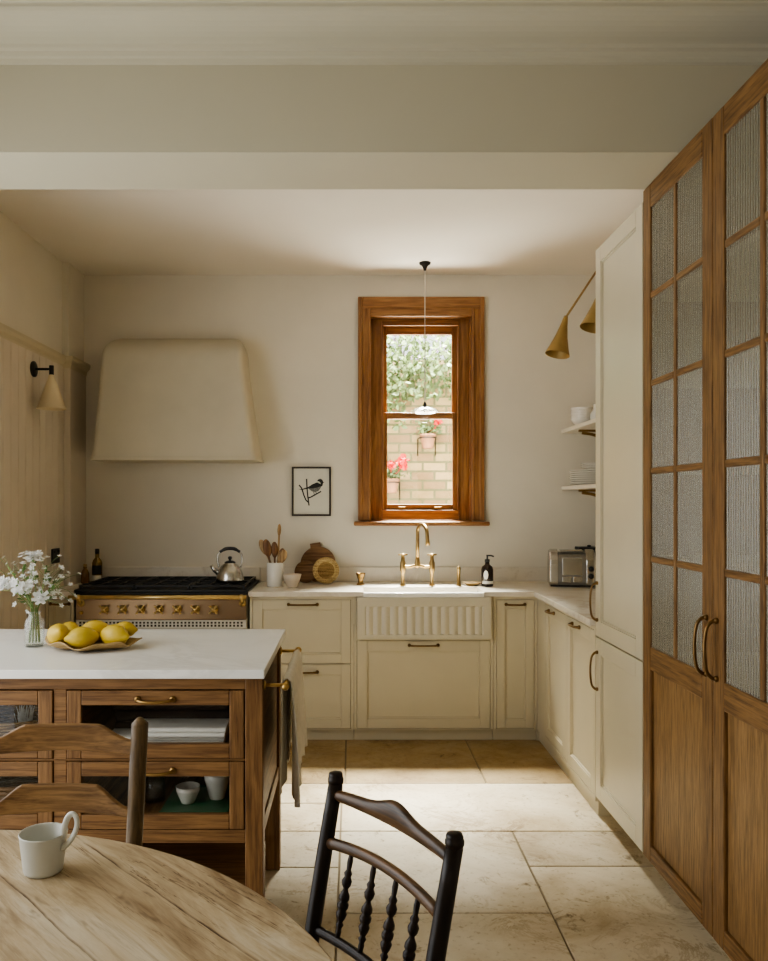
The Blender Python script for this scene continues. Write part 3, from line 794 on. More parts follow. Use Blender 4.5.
def basket_extra(t, Mx, cz):
    Mc = Mx @ Matrix.Translation((0, 0, cz)) @ Matrix.Rotation(PI/2, 4, 'X')
    b = MB()
    for k in range(30):
        a = 2*PI*k/30
        b.ell(Mc @ Vector((.070*math.cos(a), .070*math.sin(a), .018)), .0095, .0095, .0095, seg=8, n=6)
    for rr, zz in ((.080,.012),(.060,.014)):
        b.tube([Mc @ Vector((rr*math.cos(2*PI*k/36), rr*math.sin(2*PI*k/36), zz)) for k in range(36)], .006, 8, close=True)
    b.build('rim', M['wicker'], t)
    b = MB()
    for rr in (.048, .036, .024, .012):
        b.tube([Mc @ Vector((rr*math.cos(2*PI*k/30), rr*math.sin(2*PI*k/30), .012)) for k in range(30)], .0066, 6, close=True)
    b.build('woven_centre', M['wicker_d'], t)
disc_board('round_basket', -.168, 0, .086, .02, 5.165, .12, 'round woven basket with pale rim leaning before the dark boards', 'basket', M['wicker_d'], extra=basket_extra)
b = MB(); b.lathe([(0,0),(.026,0),(.026,.005),(.018,.012),(.016,.03),(.022,.045),(.030,.07),(.031,.075),(.028,.075),(.018,.045),(0,.04)], (.055, 5.12, ZT), 20)
tag(b.build('brass_beaker', M['brass_d']), 'small flared brass beaker left of the tap', 'beaker')

# toaster
t = thing('toaster', 'chrome slot toaster with two black knobs on the right worktop', 'toaster', (1.385, 5.06, ZT), rz=-.18)
b = MB()
def capshape(x, s=1.0, top=.232):
    out = [(x, -.085*s, .012), (x, -.095*s, .03), (x, -.095*s, top-.09)]
    for i in range(1, 10):
        a = PI*i/10; out.append((x, -.095*s*math.cos(a), top-.09+.09*math.sin(a)*s))
    return out + [(x, .095*s, top-.09), (x, .095*s, .03), (x, .085*s, .012)]
b.rings([capshape(-.14, .9), capshape(-.132), capshape(-.085)], smooth=False); b.build('end_casing', M['steel'], t, local=True, bevel=.004)
b = MB(); b.rings([capshape(.085), capshape(.132), capshape(.14, .9)], smooth=False); b.build('end_casing', M['steel'], t, local=True, bevel=.004)
b = MB(); b.rings([capshape(-.085, .93, .222), capshape(.085, .93, .222)], smooth=False); b.build('body', M['darksteel'], t, local=True)
b = MB(); b.box(-.06, .06, -.093, -.088, .075, .18); b.box(-.06, -.006, -.097, -.088, .03, .065); b.box(.006, .06, -.097, -.088, .03, .065)
for y in (-.03, .03): b.box(-.07, .07, y-.012, y+.012, .2195, .2265)
b.build('side_panel', M['steel'], t, local=True, bevel=.003)
b = MB(); b.box(-.13, .13, -.08, .08, 0, .012); b.build('foot', M['black'], t, local=True)
for z in (.07, .115):
    b = MB(); b.lathe([(0,0),(.017,0),(.016,.014),(0,.016)], seg=16, M=Matrix.Translation((.112, -.095, z)) @ Matrix.Rotation(PI/2, 4, 'X')); b.build('knob', M['black'], t, local=True)
t = thing('canister', 'squarish black canister standing behind the toaster', 'canister', (1.56, 5.265, ZT))
b = MB(); b.box(1.475, 1.645, 5.205, 5.325, ZT, 1.105); b.build('body', M['black'], t, bevel=.012)
b = MB(); b.box(1.48, 1.64, 5.21, 5.32, 1.106, 1.125); b.cyl((1.56, 5.265, 1.125), .012, .012); b.build('lid', M['black'], t, bevel=.004)

# ------------------------------------------------------------------ picture
t = thing('picture_frame', 'thin dark frame with a black bird print left of the window', 'picture', (-.272, YB-.01, 1.326))
PX0, PX1, PZ0, PZ1 = -.403, -.141, 1.326, 1.656
b = MB(); f = .012
b.box(PX0, PX0+f, YB-.020, YB-.001, PZ0, PZ1); b.box(PX1-f, PX1, YB-.020, YB-.001, PZ0, PZ1); b.box(PX0+f, PX1-f, YB-.020, YB-.001, PZ0, PZ0+f); b.box(PX0+f, PX1-f, YB-.020, YB-.001, PZ1-f, PZ1)
b.build('frame', M['inkframe'], t, bevel=.002)
b = MB(); b.box(PX0+f-.001, PX1-f+.001, YB-.010, YB-.002, PZ0+f-.001, PZ1-f+.001); pr = b.build('print', M['paper'], t)
def pp(u, v):      # zoomed-picture units -> wall point
    return (PX0+(u-145)/(603-145)*(PX1-PX0), PZ1-(v-97)/(660-97)*(PZ1-PZ0))
def flatpoly(b, pts, y): b.f([b.v((*(lambda q: (q[0], y, q[1]))(pp(*p)),)) for p in pts], False)
def stroke(b, pts, wd, y):
    for (a, c) in zip(pts[:-1], pts[1:]):
        d = Vector((c[0]-a[0], c[1]-a[1])); n = Vector((-d.y, d.x)).normalized()*wd/2
        flatpoly(b, [(a[0]+n.x, a[1]+n.y), (c[0]+n.x, c[1]+n.y), (c[0]-n.x, c[1]-n.y), (a[0]-n.x, a[1]-n.y)], y)
b = MB()
stroke(b, [(318,235),(322,330),(330,420),(338,480),(346,540)], 15, YB-.0112)
stroke(b, [(230,305),(262,345),(285,420),(310,478),(340,505)], 15, YB-.0114)
stroke(b, [(335,455),(370,443),(420,415),(488,378)], 15, YB-.0116)
flatpoly(b, [(215,352),(262,352),(345,325),(350,345),(262,362)], YB-.0118)
flatpoly(b, [(335,330),(380,300),(440,275),(495,300),(490,320),(440,335),(380,345),(340,345)], YB-.0126)
flatpoly(b, [(438,262),(455,242),(480,234),(503,247),(512,268),(522,276),(510,284),(505,310),(492,325),(486,300),(476,272),(455,262)], YB-.0128)
stroke(b, [(400,385),(408,412)], 7, YB-.0126); stroke(b, [(425,380),(432,402)], 7, YB-.0126)
b.build('bird_drawing', M['ink'], pr, recalc=False)
b = MB(); flatpoly(b, [(340,345),(380,320),(440,300),(490,315),(480,345),(455,375),(415,390),(380,378),(355,360)], YB-.0122)
b.build('bird_wing_shading', M['ink_g'], pr, recalc=False)

# ------------------------------------------------------------------ shelves and crockery
def shelf(z, label):
    t = thing('wall_shelf', label, 'shelf', (1.56, 4.75, z-.025), group='cream wall shelves over the right worktop')
    b = MB(); b.box(1.405, 1.718, 4.1, 5.365, z-.025, z); b.build('shelf_board', M['plaster'], t, bevel=.003)
    for y in (5.08, 4.35):
        b = MB()
        b.box(1.44, 1.717, y-.012, y+.012, z-.040, z-.0255); b.box(1.702, 1.717, y-.012, y+.012, z-.19, z-.04)
        P = [(1.46, y, z-.046), (1.54, y, z-.060), (1.62, y, z-.100), (1.69, y, z-.175)]
        b.tube(smoothpts(P, 4), .010, 8)
        b.build('bracket', M['brass_d'], t, bevel=.002)
shelf(1.905, 'upper cream wall shelf holding white bowls')
shelf(1.525, 'lower cream wall shelf holding stacked white plates')
pl0 = MB(); pl0.lathe([(0,0),(.075,0),(.080,.004),(.125,.014),(.138,.018),(.138,.021),(.12,.018),(.078,.008),(0,.008)], seg=32)
names = ['lowest', 'second lowest', 'third', 'fourth', 'fifth', 'sixth', 'topmost']
plate0 = None
for k in range(7):
    loc = (1.552+.004*math.sin(k*2.1), 5.19+.004*math.cos(k*1.7), 1.5255+.0135*k)
    lab = f'{names[k]} of the large white plates stacked on the lower shelf' if k in (0, 1, 6) else f'{names[k]} large white plate from the bottom of the lower shelf stack'
    if k == 0:
        o = pl0.build('dinner_plate', M['white'], local=True); plate0 = o
    else:
        o = plate0.copy(); COL.objects.link(o)
    o.location = loc; tag(o, lab, 'plate', 'large white plates on the lower shelf')
sp0 = None
for k in range(3):
    loc = (1.575, 5.17, 1.5265+.0135*6+.0215+.012*k)
    lab = ['lowest', 'middle', 'topmost'][k]+' of three small white plates on top of the plate stack'
    if sp0 is None:
        b = MB(); b.lathe([(0,0),(.05,0),(.055,.003),(.082,.012),(.092,.016),(.092,.019),(.08,.016),(.05,.007),(0,.007)], seg=28)
        o = sp0 = b.build('side_plate', M['white'], local=True)
    else: o = sp0.copy(); COL.objects.link(o)
    o.location = loc; tag(o, lab, 'plate', 'small white plates on the lower shelf')
bw0 = None
for k in range(5):
    loc = (1.49, 5.19, 1.9055+.017*k)
    lab = ['lowest', 'second', 'third', 'fourth', 'topmost'][k]+' white bowl from the bottom of the upper shelf stack' if k not in (0, 4) else ['lowest', '', '', '', 'topmost'][k]+' white bowl in the stack on the upper shelf'
    if bw0 is None:
        b = MB(); b.lathe([(0,0),(.032,0),(.034,.006),(.055,.025),(.070,.055),(.069,.057),(.066,.055),(.051,.029),(.03,.011),(0,.011)], seg=28)
        o = bw0 = b.build('bowl', M['white'], local=True)
    else: o = bw0.copy(); COL.objects.link(o)
    o.location = loc; tag(o, lab, 'bowl', 'white bowls stacked on the upper shelf')
t = thing('jug', 'round white jug beside the bowls on the upper shelf', 'jug', (1.555, 5.02, 1.9055))
b = MB(); b.lathe([(0,0),(.035,0),(.04,.004),(.058,.035),(.058,.065),(.04,.095),(.038,.12),(.043,.128),(.038,.126),(.034,.10),(.05,.06),(.034,.012),(0,.012)], (1.555, 5.02, 1.9055), 28); b.build('body', M['white'], t)
b = MB(); b.tube(smoothpts([(1.60, 5.02, 2.02), (1.635, 5.02, 2.015), (1.645, 5.02, 1.98), (1.61, 5.02, 1.95)], 4), .006, 8); b.build('handle', M['white'], t)

# brass wall lamps
def cone_lamp(k, label):
    E = Vector((1.4725, 4.76, 2.82)); 
    t = thing('wall_lamp', label, 'wall lamp', (1.717, 4.76, 2.60), group='brass cone lamps above the shelves')
    dy = 0
    top = Vector((1.268, 4.745, 2.515)); dirv = Vector((-.24, -.10, -.965)).normalized()
    b = MB(); b.tube([top, top.lerp(E, .5), E], .0065, 8); b.tube(smoothpts([E, E+Vector((.03,0,.045)), E+Vector((.08,0,.055)), (1.62, 4.76, 2.80), (1.69, 4.76, 2.68), (1.715, 4.76, 2.66)], 5), .0065, 8); b.build('arm', M['lampbrass'], t)
    q = Vector((0,0,-1)).rotation_difference(dirv).to_matrix().to_4x4()
    b = MB(); Mx = Matrix.Translation(top) @ q
    b.lathe([(0,.01),(.011,.008),(.015,-.01),(.022,-.055),(.036,-.12),(.057,-.19),(.072,-.232),(.0715,-.234),(.069,-.232),(.054,-.19),(.033,-.12),(.019,-.055),(0,-.03)], seg=28, M=Mx); b.build('lamp_shade', M['lampbrass'], t)
    b = MB(); b.lathe([(0,0),(.045,0),(.045,.006),(.03,.012),(0,.014)], seg=20, M=Matrix.Translation((1.719, 4.76, 2.66)) @ Matrix.Rotation(-PI/2, 4, 'Y')); b.build('back_plate', M['lampbrass'], t)
    b = MB(); b.ell(top+dirv*.17, .022, .022, .026, q, 12, 8); b.build('bulb', M['white'], t)
    return t
l0 = cone_lamp(0, 'brass cone wall lamp on a slanted arm, fully in view')
dup(l0, (1.717, 4.04, 2.60), 'brass cone wall lamp half hidden by the tall cream cupboard')

# ------------------------------------------------------------------ left wall sconce and socket
SY, SZ = 4.575, 2.18
t = thing('wall_sconce', 'black-armed sconce with pale cone shade on the boarding', 'wall lamp', (XL+.016, SY, SZ))
X0 = XL+.0165
b = MB(); b.lathe([(0,0),(.045,0),(.045,.010),(.03,.016),(0,.016)], seg=24, M=Matrix.Translation((X0, SY, SZ)) @ Matrix.Rotation(PI/2, 4, 'Y')); b.build('back_plate', M['blackmetal'], t)
b = MB(); b.tube([(X0+.01, SY, SZ), (X0+.10, SY, SZ)], .007, 10); b.cyl((X0+.105, SY, SZ-.035), .013, .055, 14); b.build('arm', M['blackmetal'], t)
b = MB(); b.lathe([(.012,-.03),(.016,-.045),(.082,-.228),(.080,-.228),(.013,-.045)], (X0+.105, SY, SZ), 32); b.build('lamp_shade', M['linen_shade'], t)
t = thing('wall_socket', 'square black socket plate low on the boarded wall', 'socket', (XL+.02, 4.905, 1.06))
b = MB(); b.box(XL+.0165, XL+.028, 4.845, 4.965, 1.045, 1.135); b.build('plate', M['black'], t, bevel=.004)
for y0 in (4.86, 4.925):
    b = MB(); b.box(XL+.028, XL+.033, y0, y0+.025, 1.11, 1.125); b.build('rocker_switch', M['blackmetal'], t)

# ================================================================== HOOD
b = MB(); HX = -1.105; rg = []
rowsH = [(1.680, .520, 4.955), (1.698, .520, 4.955), (1.700, .513, 4.962)]
for i in range(1, 9):
    q = i/8; rowsH.append((1.70+(2.31-1.70)*q, .513-.065*q**.8, 4.962+.070*q))
for i in range(1, 9):
    a = PI/2*i/8; rowsH.append((2.31+.195*math.sin(a), .448-.10*(1-math.cos(a))**1.3, 5.032+.336*(1-math.cos(a))))
for z, hw, yf in rowsH:
    HX = -1.112-.028*min(1, max(0, (z-1.70)/.6))
    r = min(.04, (5.368-yf)*.5+.0005); pts = [(HX-hw, 5.3685, z)]
    for i in range(7):
        a = PI+PI/2*i/6; pts.append((HX-hw+r+r*math.cos(a), yf+r+r*math.sin(a), z))
    for i in range(7):
        a = 1.5*PI+PI/2*i/6; pts.append((HX+hw-r+r*math.cos(a), yf+r+r*math.sin(a), z))
    pts.append((HX+hw, 5.3685, z)); rg.append(pts)
b.rings(rg, cap=True, smooth=True)
o = b.build('range_hood', M['hood']); tag(o, 'smooth plastered cream extractor hood above the range', 'range hood')
md = o.modifiers.new('es', 'EDGE_SPLIT'); md.split_angle = math.radians(40)

# ================================================================== RANGE COOKER
RX0, RX1, RY0 = -1.643, -.618, 4.735
t = thing('range_cooker', 'wide steel range cooker with brass rail and black hob', 'range cooker', ((RX0+RX1)/2, 5.0, 0))
b = MB(); b.box(RX0+.005, RX1-.005, RY0+.03, 5.345, .09, .885); b.build('body', M['rangewhite'], t, bevel=.003)
for x in (RX0+.06, RX1-.06):
    for y in (4.83, 5.28):
        b = MB(); b.cyl((x, y, 0), .022, .09, 14); b.build('foot', M['iron'], t)
b = MB(); b.box(RX0, RX1, RY0-.01, 5.345, .886, .902); b.box(RX0, RX1, RY0-.014, RY0+.02, .872, .886); b.build('hob_top', M['iron'], t, bevel=.004)
b = MB(); b.box(RX0+.008, RX1-.008, RY0, RY0+.03, .722, .871); pan = b.build('control_panel', M['rangepanel'], t, bevel=.003)
b = MB(); b.box(RX0+.008, RX1-.008, RY0, RY0+.028, .672, .720, 0)
for k in range(44):
    x = RX0+.035+k*(RX1-RX0-.07)/43; b.box(x-.006, x+.006, RY0-.0015, RY0+.001, .682, .694, 1); b.box(x-.006, x+.006, RY0-.0015, RY0+.001, .700, .711, 1)
b.build('vent_strip', [M['rangewhite'], M['gap']], t)
for x0, x1, hx in ((RX0+.01, -1.135, 0), (-1.128, RX1-.01, 0)):
    b = MB(); b.box(x0, x1, RY0+.003, RY0+.03, .20, .665); b.box(x0+.09, x1-.09, RY0-.002, RY0+.004, .33, .54); d = b.build('oven_door', M['rangewhite'], t, bevel=.004)
    b = MB(); b.tube([(x0+.06, RY0-.04, .62), (x1-.06, RY0-.04, .62)], .010, 10)
    for x in (x0+.07, x1-.07): b.tube([(x, RY0-.04, .62), (x, RY0+.004, .62)], .007, 8)
    b.build('door_bar', M['brass'], d)
b = MB(); b.tube([(RX0-.015, RY0-.055, .862), (RX1+.0, RY0-.055, .862)], .013, 12)
b.build('front_rail', M['brightbrass'], t)
for x in (RX0+.04, RX1-.03):
    b = MB(); b.ell((x, RY0-.055, .862), .018, .018, .018, seg=14, n=8); b.tube([(x, RY0-.055, .855), (x, RY0-.03, .835), (x, RY0+.002, .822)], .011, 10); b.lathe([(0,0),(.022,0),(.022,.006),(0,.008)], seg=16, M=Matrix.Translation((x, RY0+.001, .822)) @ Matrix.Rotation(PI/2, 4, 'X')); b.build('rail_bracket', M['brightbrass'], t)
for k in range(7):
    x = -1.4615+k*.1075
    b = MB(); Mx = Matrix.Translation((x, RY0, .786)) @ Matrix.Rotation(PI/2, 4, 'X')
    b.lathe([(0,0),(.024,0),(.024,.004),(.013,.008),(.011,.024),(.013,.030),(.013,.038),(0,.042)], seg=18, M=Mx)
    for a in range(4):
        aa = PI/4+a*PI/2
        b.tube([Mx @ Vector((0,0,.032)), Mx @ Vector((.026*math.cos(aa), .026*math.sin(aa), .032))], [.006, .0045], 8); b.ell(Mx @ Vector((.028*math.cos(aa), .028*math.sin(aa), .032)), .0075, .0075, .0075, seg=10, n=6)
    b.build('knob', M['brightbrass'], t)
b = MB(); b.lathe([(0,0),(.011,0),(.010,.010),(0,.012)], seg=14, M=Matrix.Translation((-1.602, RY0, .765)) @ Matrix.Rotation(PI/2, 4, 'X')); b.build('ignition_button', M['brass'], t)
for k in range(3):
    x0 = RX0+.02+k*.33; x1 = x0+.325; b = MB(); r = .0065; z = .926
    for y in (4.765, 5.03, 5.05, 5.31): b.box(x0, x1, y-r, y+r, z-.012, z)
    for x in (x0, x0+.105, x0+.215, x1-.013): b.box(x, x+.013, 4.76, 5.315, z-.012, z)
    for x in (x0, x1-.013):
        for y in (4.765, 5.04, 5.30): b.box(x, x+.013, y-.006, y+.006, .9025, z-.01)
    for y in (4.90, 5.18): b.box(x0, x1, y-r*.7, y+r*.7, z-.010, z)
    b.build('hob_grate', M['iron'], t, bevel=.002)
    for y in (4.90, 5.18):
        b = MB(); b.lathe([(0,0),(.05,0),(.05,.006),(.034,.008),(.034,.012),(0,.013)], (x0+.16, y, .9022), 20); b.build('burner', M['blackmetal'], t)
# kettle
KX, KY, KZ = -.752, 4.93, .927
t = thing('kettle', 'steel whistling kettle with black handle on the hob', 'kettle', (KX, KY, KZ))
b = MB(); b.lathe([(0,0),(.078,0),(.084,.005),(.086,.018),(.080,.05),(.066,.085),(.050,.105),(.034,.115),(.034,.118),(0,.118)], (KX, KY, KZ), 32); b.build('body', M['steel'], t)
b = MB(); b.lathe([(.034,.118),(.033,.124),(.018,.131),(0,.133)], (KX, KY, KZ), 24); b.lathe([(0,.132),(.007,.133),(.007,.139),(.013,.146),(.012,.156),(0,.16)], (KX, KY, KZ), 14); b.build('lid', M['black'], t)
b = MB(); b.tube([(KX-.070, KY-.01, KZ+.055), (KX-.095, KY-.015, KZ+.078), (KX-.112, KY-.02, KZ+.105)], [.016, .013, .011], 12); b.build('spout', M['steel'], t)
b = MB(); b.tube(smoothpts([(KX-.066, KY, KZ+.09), (KX-.075, KY, KZ+.13), (KX-.072, KY, KZ+.17), (KX-.045, KY, KZ+.195)], 4), .0055, 8); b.tube(smoothpts([(KX+.066, KY, KZ+.09), (KX+.075, KY, KZ+.13), (KX+.072, KY, KZ+.17), (KX+.045, KY, KZ+.195)], 4), .0055, 8); b.build('handle_wire', M['steel'], t)
b = MB(); b.tube(smoothpts([(KX-.062, KY, KZ+.185), (KX-.03, KY, KZ+.203), (KX, KY, KZ+.207), (KX+.03, KY, KZ+.203), (KX+.062, KY, KZ+.185)], 5), [.009]*4+[.011]*13+[.009]*4, 10); b.build('handle_grip', M['black'], t)
# oils left of the hob
BX, BY = -1.672, 5.25
t = thing('oil_bottle', 'tall oil bottle with black cap and dark label beside the range', 'bottle', (BX, BY, ZT))
b = MB(); b.lathe([(0,0),(.030,0),(.032,.004),(.032,.13),(.026,.148),(.013,.165),(.012,.19),(0,.19)], (BX, BY, ZT), 24); b.build('glass', M['oil'], t)
b = MB(); b.lathe([(0,.19),(.014,.19),(.014,.222),(0,.223)], (BX, BY, ZT), 16); b.build('cap', M['black'], t)
b = MB(); wraplab(b, (BX, BY, ZT), .0326, -2.9, -.3, .055, .115); b.build('dark_label', M['ink'], t)
b = MB(); wraplab(b, (BX, BY, ZT), .0326, -2.9, -.3, .008, .05); b.build('pale_label', M['paper'], t)
t = thing('oil_bottle', 'small amber bottle with cork next to the tall oil bottle', 'bottle', (-1.735, 5.20, ZT))
b = MB(); b.lathe([(0,0),(.024,0),(.026,.004),(.026,.065),(.018,.085),(.011,.095),(.011,.108),(0,.108)], (-1.735, 5.20, ZT), 20); b.build('glass', M['amber'], t)
b = MB(); b.lathe([(0,.108),(.011,.108),(.012,.125),(0,.126)], (-1.735, 5.20, ZT), 14); b.build('cork', M['spoon_b'], t)

# ================================================================== PENDANT
QX, QY = .464, 5.09
t = thing('pendant_lamp', 'clear glass saucer pendant on a thin cord before the window', 'pendant lamp', (QX, QY, ZK))
b = MB(); b.lathe([(0,-.052),(.008,-.05),(.012,-.035),(.020,-.020),(.036,-.010),(.038,0),(0,0)], (QX, QY, ZK-.0005), 24); b.build('ceiling_rose', M['blackmetal'], t)
b = MB(); b.tube([(QX, QY, ZK-.05), (QX, QY, 2.055)], .003, 6); b.build('cord', M['cord'], t)
b = MB(); b.lathe([(0,0),(.013,0),(.015,.02),(.010,.045),(.006,.058),(0,.06)], (QX, QY, 2.0), 16); b.build('lamp_holder', M['black'], t)
b = MB(); b.lathe([(.016,.030),(.03,.026),(.07,.012),(.095,-.004),(.0985,-.010),(.096,-.011),(.07,.008),(.03,.022),(.016,.026)], (QX, QY, 2.0), 36); b.build('lamp_shade', M['shadeglass'], t)
b = MB(); b.lathe([(0,-.078),(.015,-.075),(.028,-.062),(.033,-.045),(.028,-.028),(.016,-.012),(.012,0),(0,0)], (QX, QY, 2.0), 24); b.build('bulb', M['clear'], t)

# ================================================================== ISLAND
IX0, IX1, IY0, IY1 = -1.545, -.279, 2.505, 3.135
t = thing('kitchen_island', 'oak island with marble top and glass-fronted drawers', 'kitchen island', ((IX0+IX1)/2, 2.82, 0))
b = MB(); b.box(IX0-.03, IX1+.008, 2.476, 3.275, .872, .900); b.build('marble_top', M['marble'], t, bevel=.003)
LW = .056
for x0 in (IX0, IX1-LW):
    for y0 in (IY0, IY1-LW+.005):
        b = MB(); b.box(x0, x0+LW, y0, y0+LW, 0, .871); b.build('leg', M['isl_z'], t, bevel=.003)
b = MB()
b.box(IX0+LW, IX1-LW, IY0+.004, IY0+.03, .832, .871); b.box(IX0+LW, IX1-LW, IY0+.004, IY0+.03, .350, .392)
MX = -.9155
b.box(MX-.02, MX+.02, IY0+.004, IY0+.03, .392, .832)
b.box(IX0+LW, IX1-LW, IY0+.004, IY0+.03, .608, .614)
b.build('front_frame', M['isl_x'], t, bevel=.002)
for x0 in (IX1-.030, IX0+.010):
    b = MB(); b.box(x0, x0+.020, IY0+LW, IY1-LW+.005, .40, .871); b.build('end_panel', M['isl_y'], t)
for x0 in (IX1-.045, IX0+.004):
    b = MB(); b.box(x0, x0+.041, IY0+LW, IY1-LW+.005, .350, .400); b.build('end_rail', M['isl_y'], t, bevel=.003)
b = MB(); b.box(IX0+LW, IX1-LW, IY1-.03, IY1-.01, .141, .871); b.build('back_panel', M['isl_x'], t)  # carried down to the shelf to keep light from behind out
b = MB(); b.box(IX0+.06, IX1-LW-.002, IY0+.03, IY1-.036, .118, .136); b.build('added_low_shelf', M['isl_x'], t)  # shelf added to darken the space under the drawers
b = MB(); b.box(IX0+.03, IX1-.03, IY0+.031, IY1-.03, .352, .368); b.build('bottom_board', M['isl_x'], t)
b = MB(); b.box(IX0+LW, IX1-LW, IY1-.035, IY1-.005, .105, .14); b.build('low_stretcher', M['isl_x'], t, bevel=.003)
def island_drawer(x0, x1, z0, z1):
    b = MB(); s = .046; ya, yb = IY0-.001, IY0+.022
    b.box(x0, x0+s, ya, yb, z0, z1, 0); b.box(x1-s, x1, ya, yb, z0, z1, 0); b.box(x0+s, x1-s, ya, yb, z0, z0+s, 1); b.box(x0+s, x1-s, ya, yb, z1-s, z1, 1)
    d = b.build('drawer', [M['isl_z'], M['isl_x']], t, bevel=.003)
    b = MB(); b.box(x0+s-.001, x1-s+.001, IY0+.010, IY0+.013, z0+s-.001, z1-s+.001); b.build('glass_front', M['drawerglass'], d)
    b = MB(); b.box(x0+.012, x1-.012, IY0+.024, IY1-.05, z0+.012, z0+.02); b.box(x0+.012, x0+.022, IY0+.024, IY1-.05, z0+.02, z1-.02); b.box(x1-.022, x1-.012, IY0+.024, IY1-.05, z0+.02, z1-.02); b.box(x0+.022, x1-.022, IY1-.06, IY1-.05, z0+.02, z1-.02); b.build('tray', M['isl_y'], d)
    xm = (x0+x1)/2
    b = MB(); P = smoothpts([(xm-.055, ya, z1-.026), (xm-.053, ya-.014, z1-.0265), (xm-.035, ya-.025, z1-.029), (xm, ya-.028, z1-.031), (xm+.035, ya-.025, z1-.029), (xm+.053, ya-.014, z1-.0265), (xm+.055, ya, z1-.026)], 5)
    b.tube(P, .0055, 8); b.ell((xm-.055, ya-.003, z1-.026), .011, .007, .011, seg=12, n=6); b.ell((xm+.055, ya-.003, z1-.026), .011, .007, .011, seg=12, n=6); b.build('handle', M['brass_d'], d)
for x0, x1 in ((MX+.022, IX1-LW-.003), (IX0+LW+.003, MX-.022)):
    for z0, z1 in ((.616, .829), (.395, .606)): island_drawer(x0, x1, z0, z1)
b = MB()
RXX, RZ = -.210, .840
b.tube([(RXX, 2.52, RZ), (RXX, 3.13, RZ)], .008, 10)
for y in (2.535, 3.115):
    b.tube([(IX1-.012, y, RZ), (RXX, y, RZ)], .006, 8)
for y in (2.516, 3.134): b.ell((RXX, y, RZ), .013, .013, .013, seg=12, n=8)
for y in (2.535, 3.115): b.lathe([(0,0),(.016,0),(.014,.006),(0,.008)], seg=14, M=Matrix.Translation((IX1+(0 if y < 2.6 else 0), y, RZ)) @ Matrix.Rotation(PI/2, 4, 'Y'))
b.build('towel_rail', M['brass'], t)
# tea towel over the rail
b = MB(); NY, NS = 44, 46; grid = []
Lin, Lout = .36, .40
for i in range(NY+1):
    u = i/NY; row = []
    for j in range(NS+1):
        s = -Lin + (Lin+Lout)*j/NS; rr = .0135
        if s < -PI*rr/2: x, z = -rr, RZ-(-s-PI*rr/2)
        elif s < PI*rr/2: a = s/rr; x, z = rr*math.sin(a), RZ+rr*math.cos(a)
        else: x, z = rr, RZ-(s-PI*rr/2)
        drop = max(0, RZ-z)/Lout
        side = 1 if s > 0 else -1
        yw = 2.82+(u-.5)*(.50-.05*drop-.03*math.sin(drop*3))
        fold = (.5+.5*math.sin(u*19+.6*side+drop*.8))*.022*drop**.5 + .007*math.sin(u*43+2*drop)*drop**.5
        x += side*fold if side > 0 else -fold*.6
        z -= (.035*math.sin(u*4.2+1.4)+.012*math.sin(u*17))*drop
        row.append(b.v((RXX+x, yw, z)))
    grid.append(row)
for i in range(NY):
    for j in range(NS): b.f([grid[i][j], grid[i+1][j], grid[i+1][j+1], grid[i][j+1]], True)
tag(b.build('tea_towel', M['towel'], solid=.003), 'pale linen tea towel draped over the island brass rail', 'towel')
# drawer contents
def folded(x0, x1, y0, y1, z0, n, th, mat, name, label, cat='cloth', grp=None):
    b = MB()
    for k in range(n):
        z = z0+k*th; o = .004*math.sin(k*2.3)
        P = []
        for i in range(9):
            a = -PI/2+PI*i/8; P.append((math.cos(a)*th*.48, math.sin(a)*th*.48))
        ring0 = [(x0+o, y0-d+.0+o+th*.5, z+th/2+e) for d, e in P]+[(x0+o, y1, z+th*.98), (x0+o, y1, z+th*.02)]
        ring1 = [(x1+o, p[1], p[2]) for p in ring0]
        b.rings([ring0, ring1], smooth=False)
    o = b.build(name, mat, bevel=.002); tag(o, label, cat, grp); return o
zz = .6365
folded(-.795, -.412, 2.560, 2.665, zz, 2, .015, M['cloth_w'], 'folded_linen', 'lower pile of folded white linen in the top drawer')
folded(-.70, -.405, 2.545, 2.665, zz+.031, 2, .016, M['cloth_w'], 'folded_linen', 'upper pile of folded white linen in the top drawer')
folded(-.80, -.415, 2.69, 2.98, zz, 3, .040, M['cloth_d'], 'folded_blanket', 'charcoal folded cloth at the back of the top drawer')
# basket and dried grass in top-left drawer
t = thing('wicker_basket', 'shallow wicker basket in the upper left island drawer', 'basket', (-1.14, 2.70, zz))
b = MB()
for k in range(6):
    r = .085+.006*k
    b.tube([(-1.14+1.25*r*math.cos(2*PI*i/28), 2.70+r*math.sin(2*PI*i/28), zz+.008+.011*k) for i in range(28)], .0065, 6, close=True)
b.lathe([(0,0),(.10,.0),(.10,.006),(0,.006)], (-1.14, 2.70, zz), 24)
b.build('weave', M['wicker_d'], t)
b = MB()
for k in range(60):
    a = rnd.uniform(0, 6.28); x, y = -1.10+rnd.uniform(-.02,.02), 2.69+rnd.uniform(-.02,.02); L = rnd.uniform(.015,.035)
    b.tube([(x, y, zz+.02), (x+L*math.cos(a)*.7, y+L*math.sin(a)*.7, zz+.07+rnd.uniform(.0,.05))], [.0016, .0008], 4)
tag(b.build('dried_grass', M['cloth_w']), 'tuft of pale dried grass in the upper left island drawer', 'dried grass', kind='stuff')
zl = .4155
def cup_at(x, y, r, h, label):
    b = MB(); b.lathe([(0,0),(r*.55,0),(r*.6,.004),(r*.95,h*.7),(r,h),(r*.94,h),(r*.88,h*.7),(r*.5,.01),(0,.01)], (x, y, zl+.0065), 24)
    tag(b.build('white_cup', M['white']), label, 'cup', 'crockery in the lower island drawer')
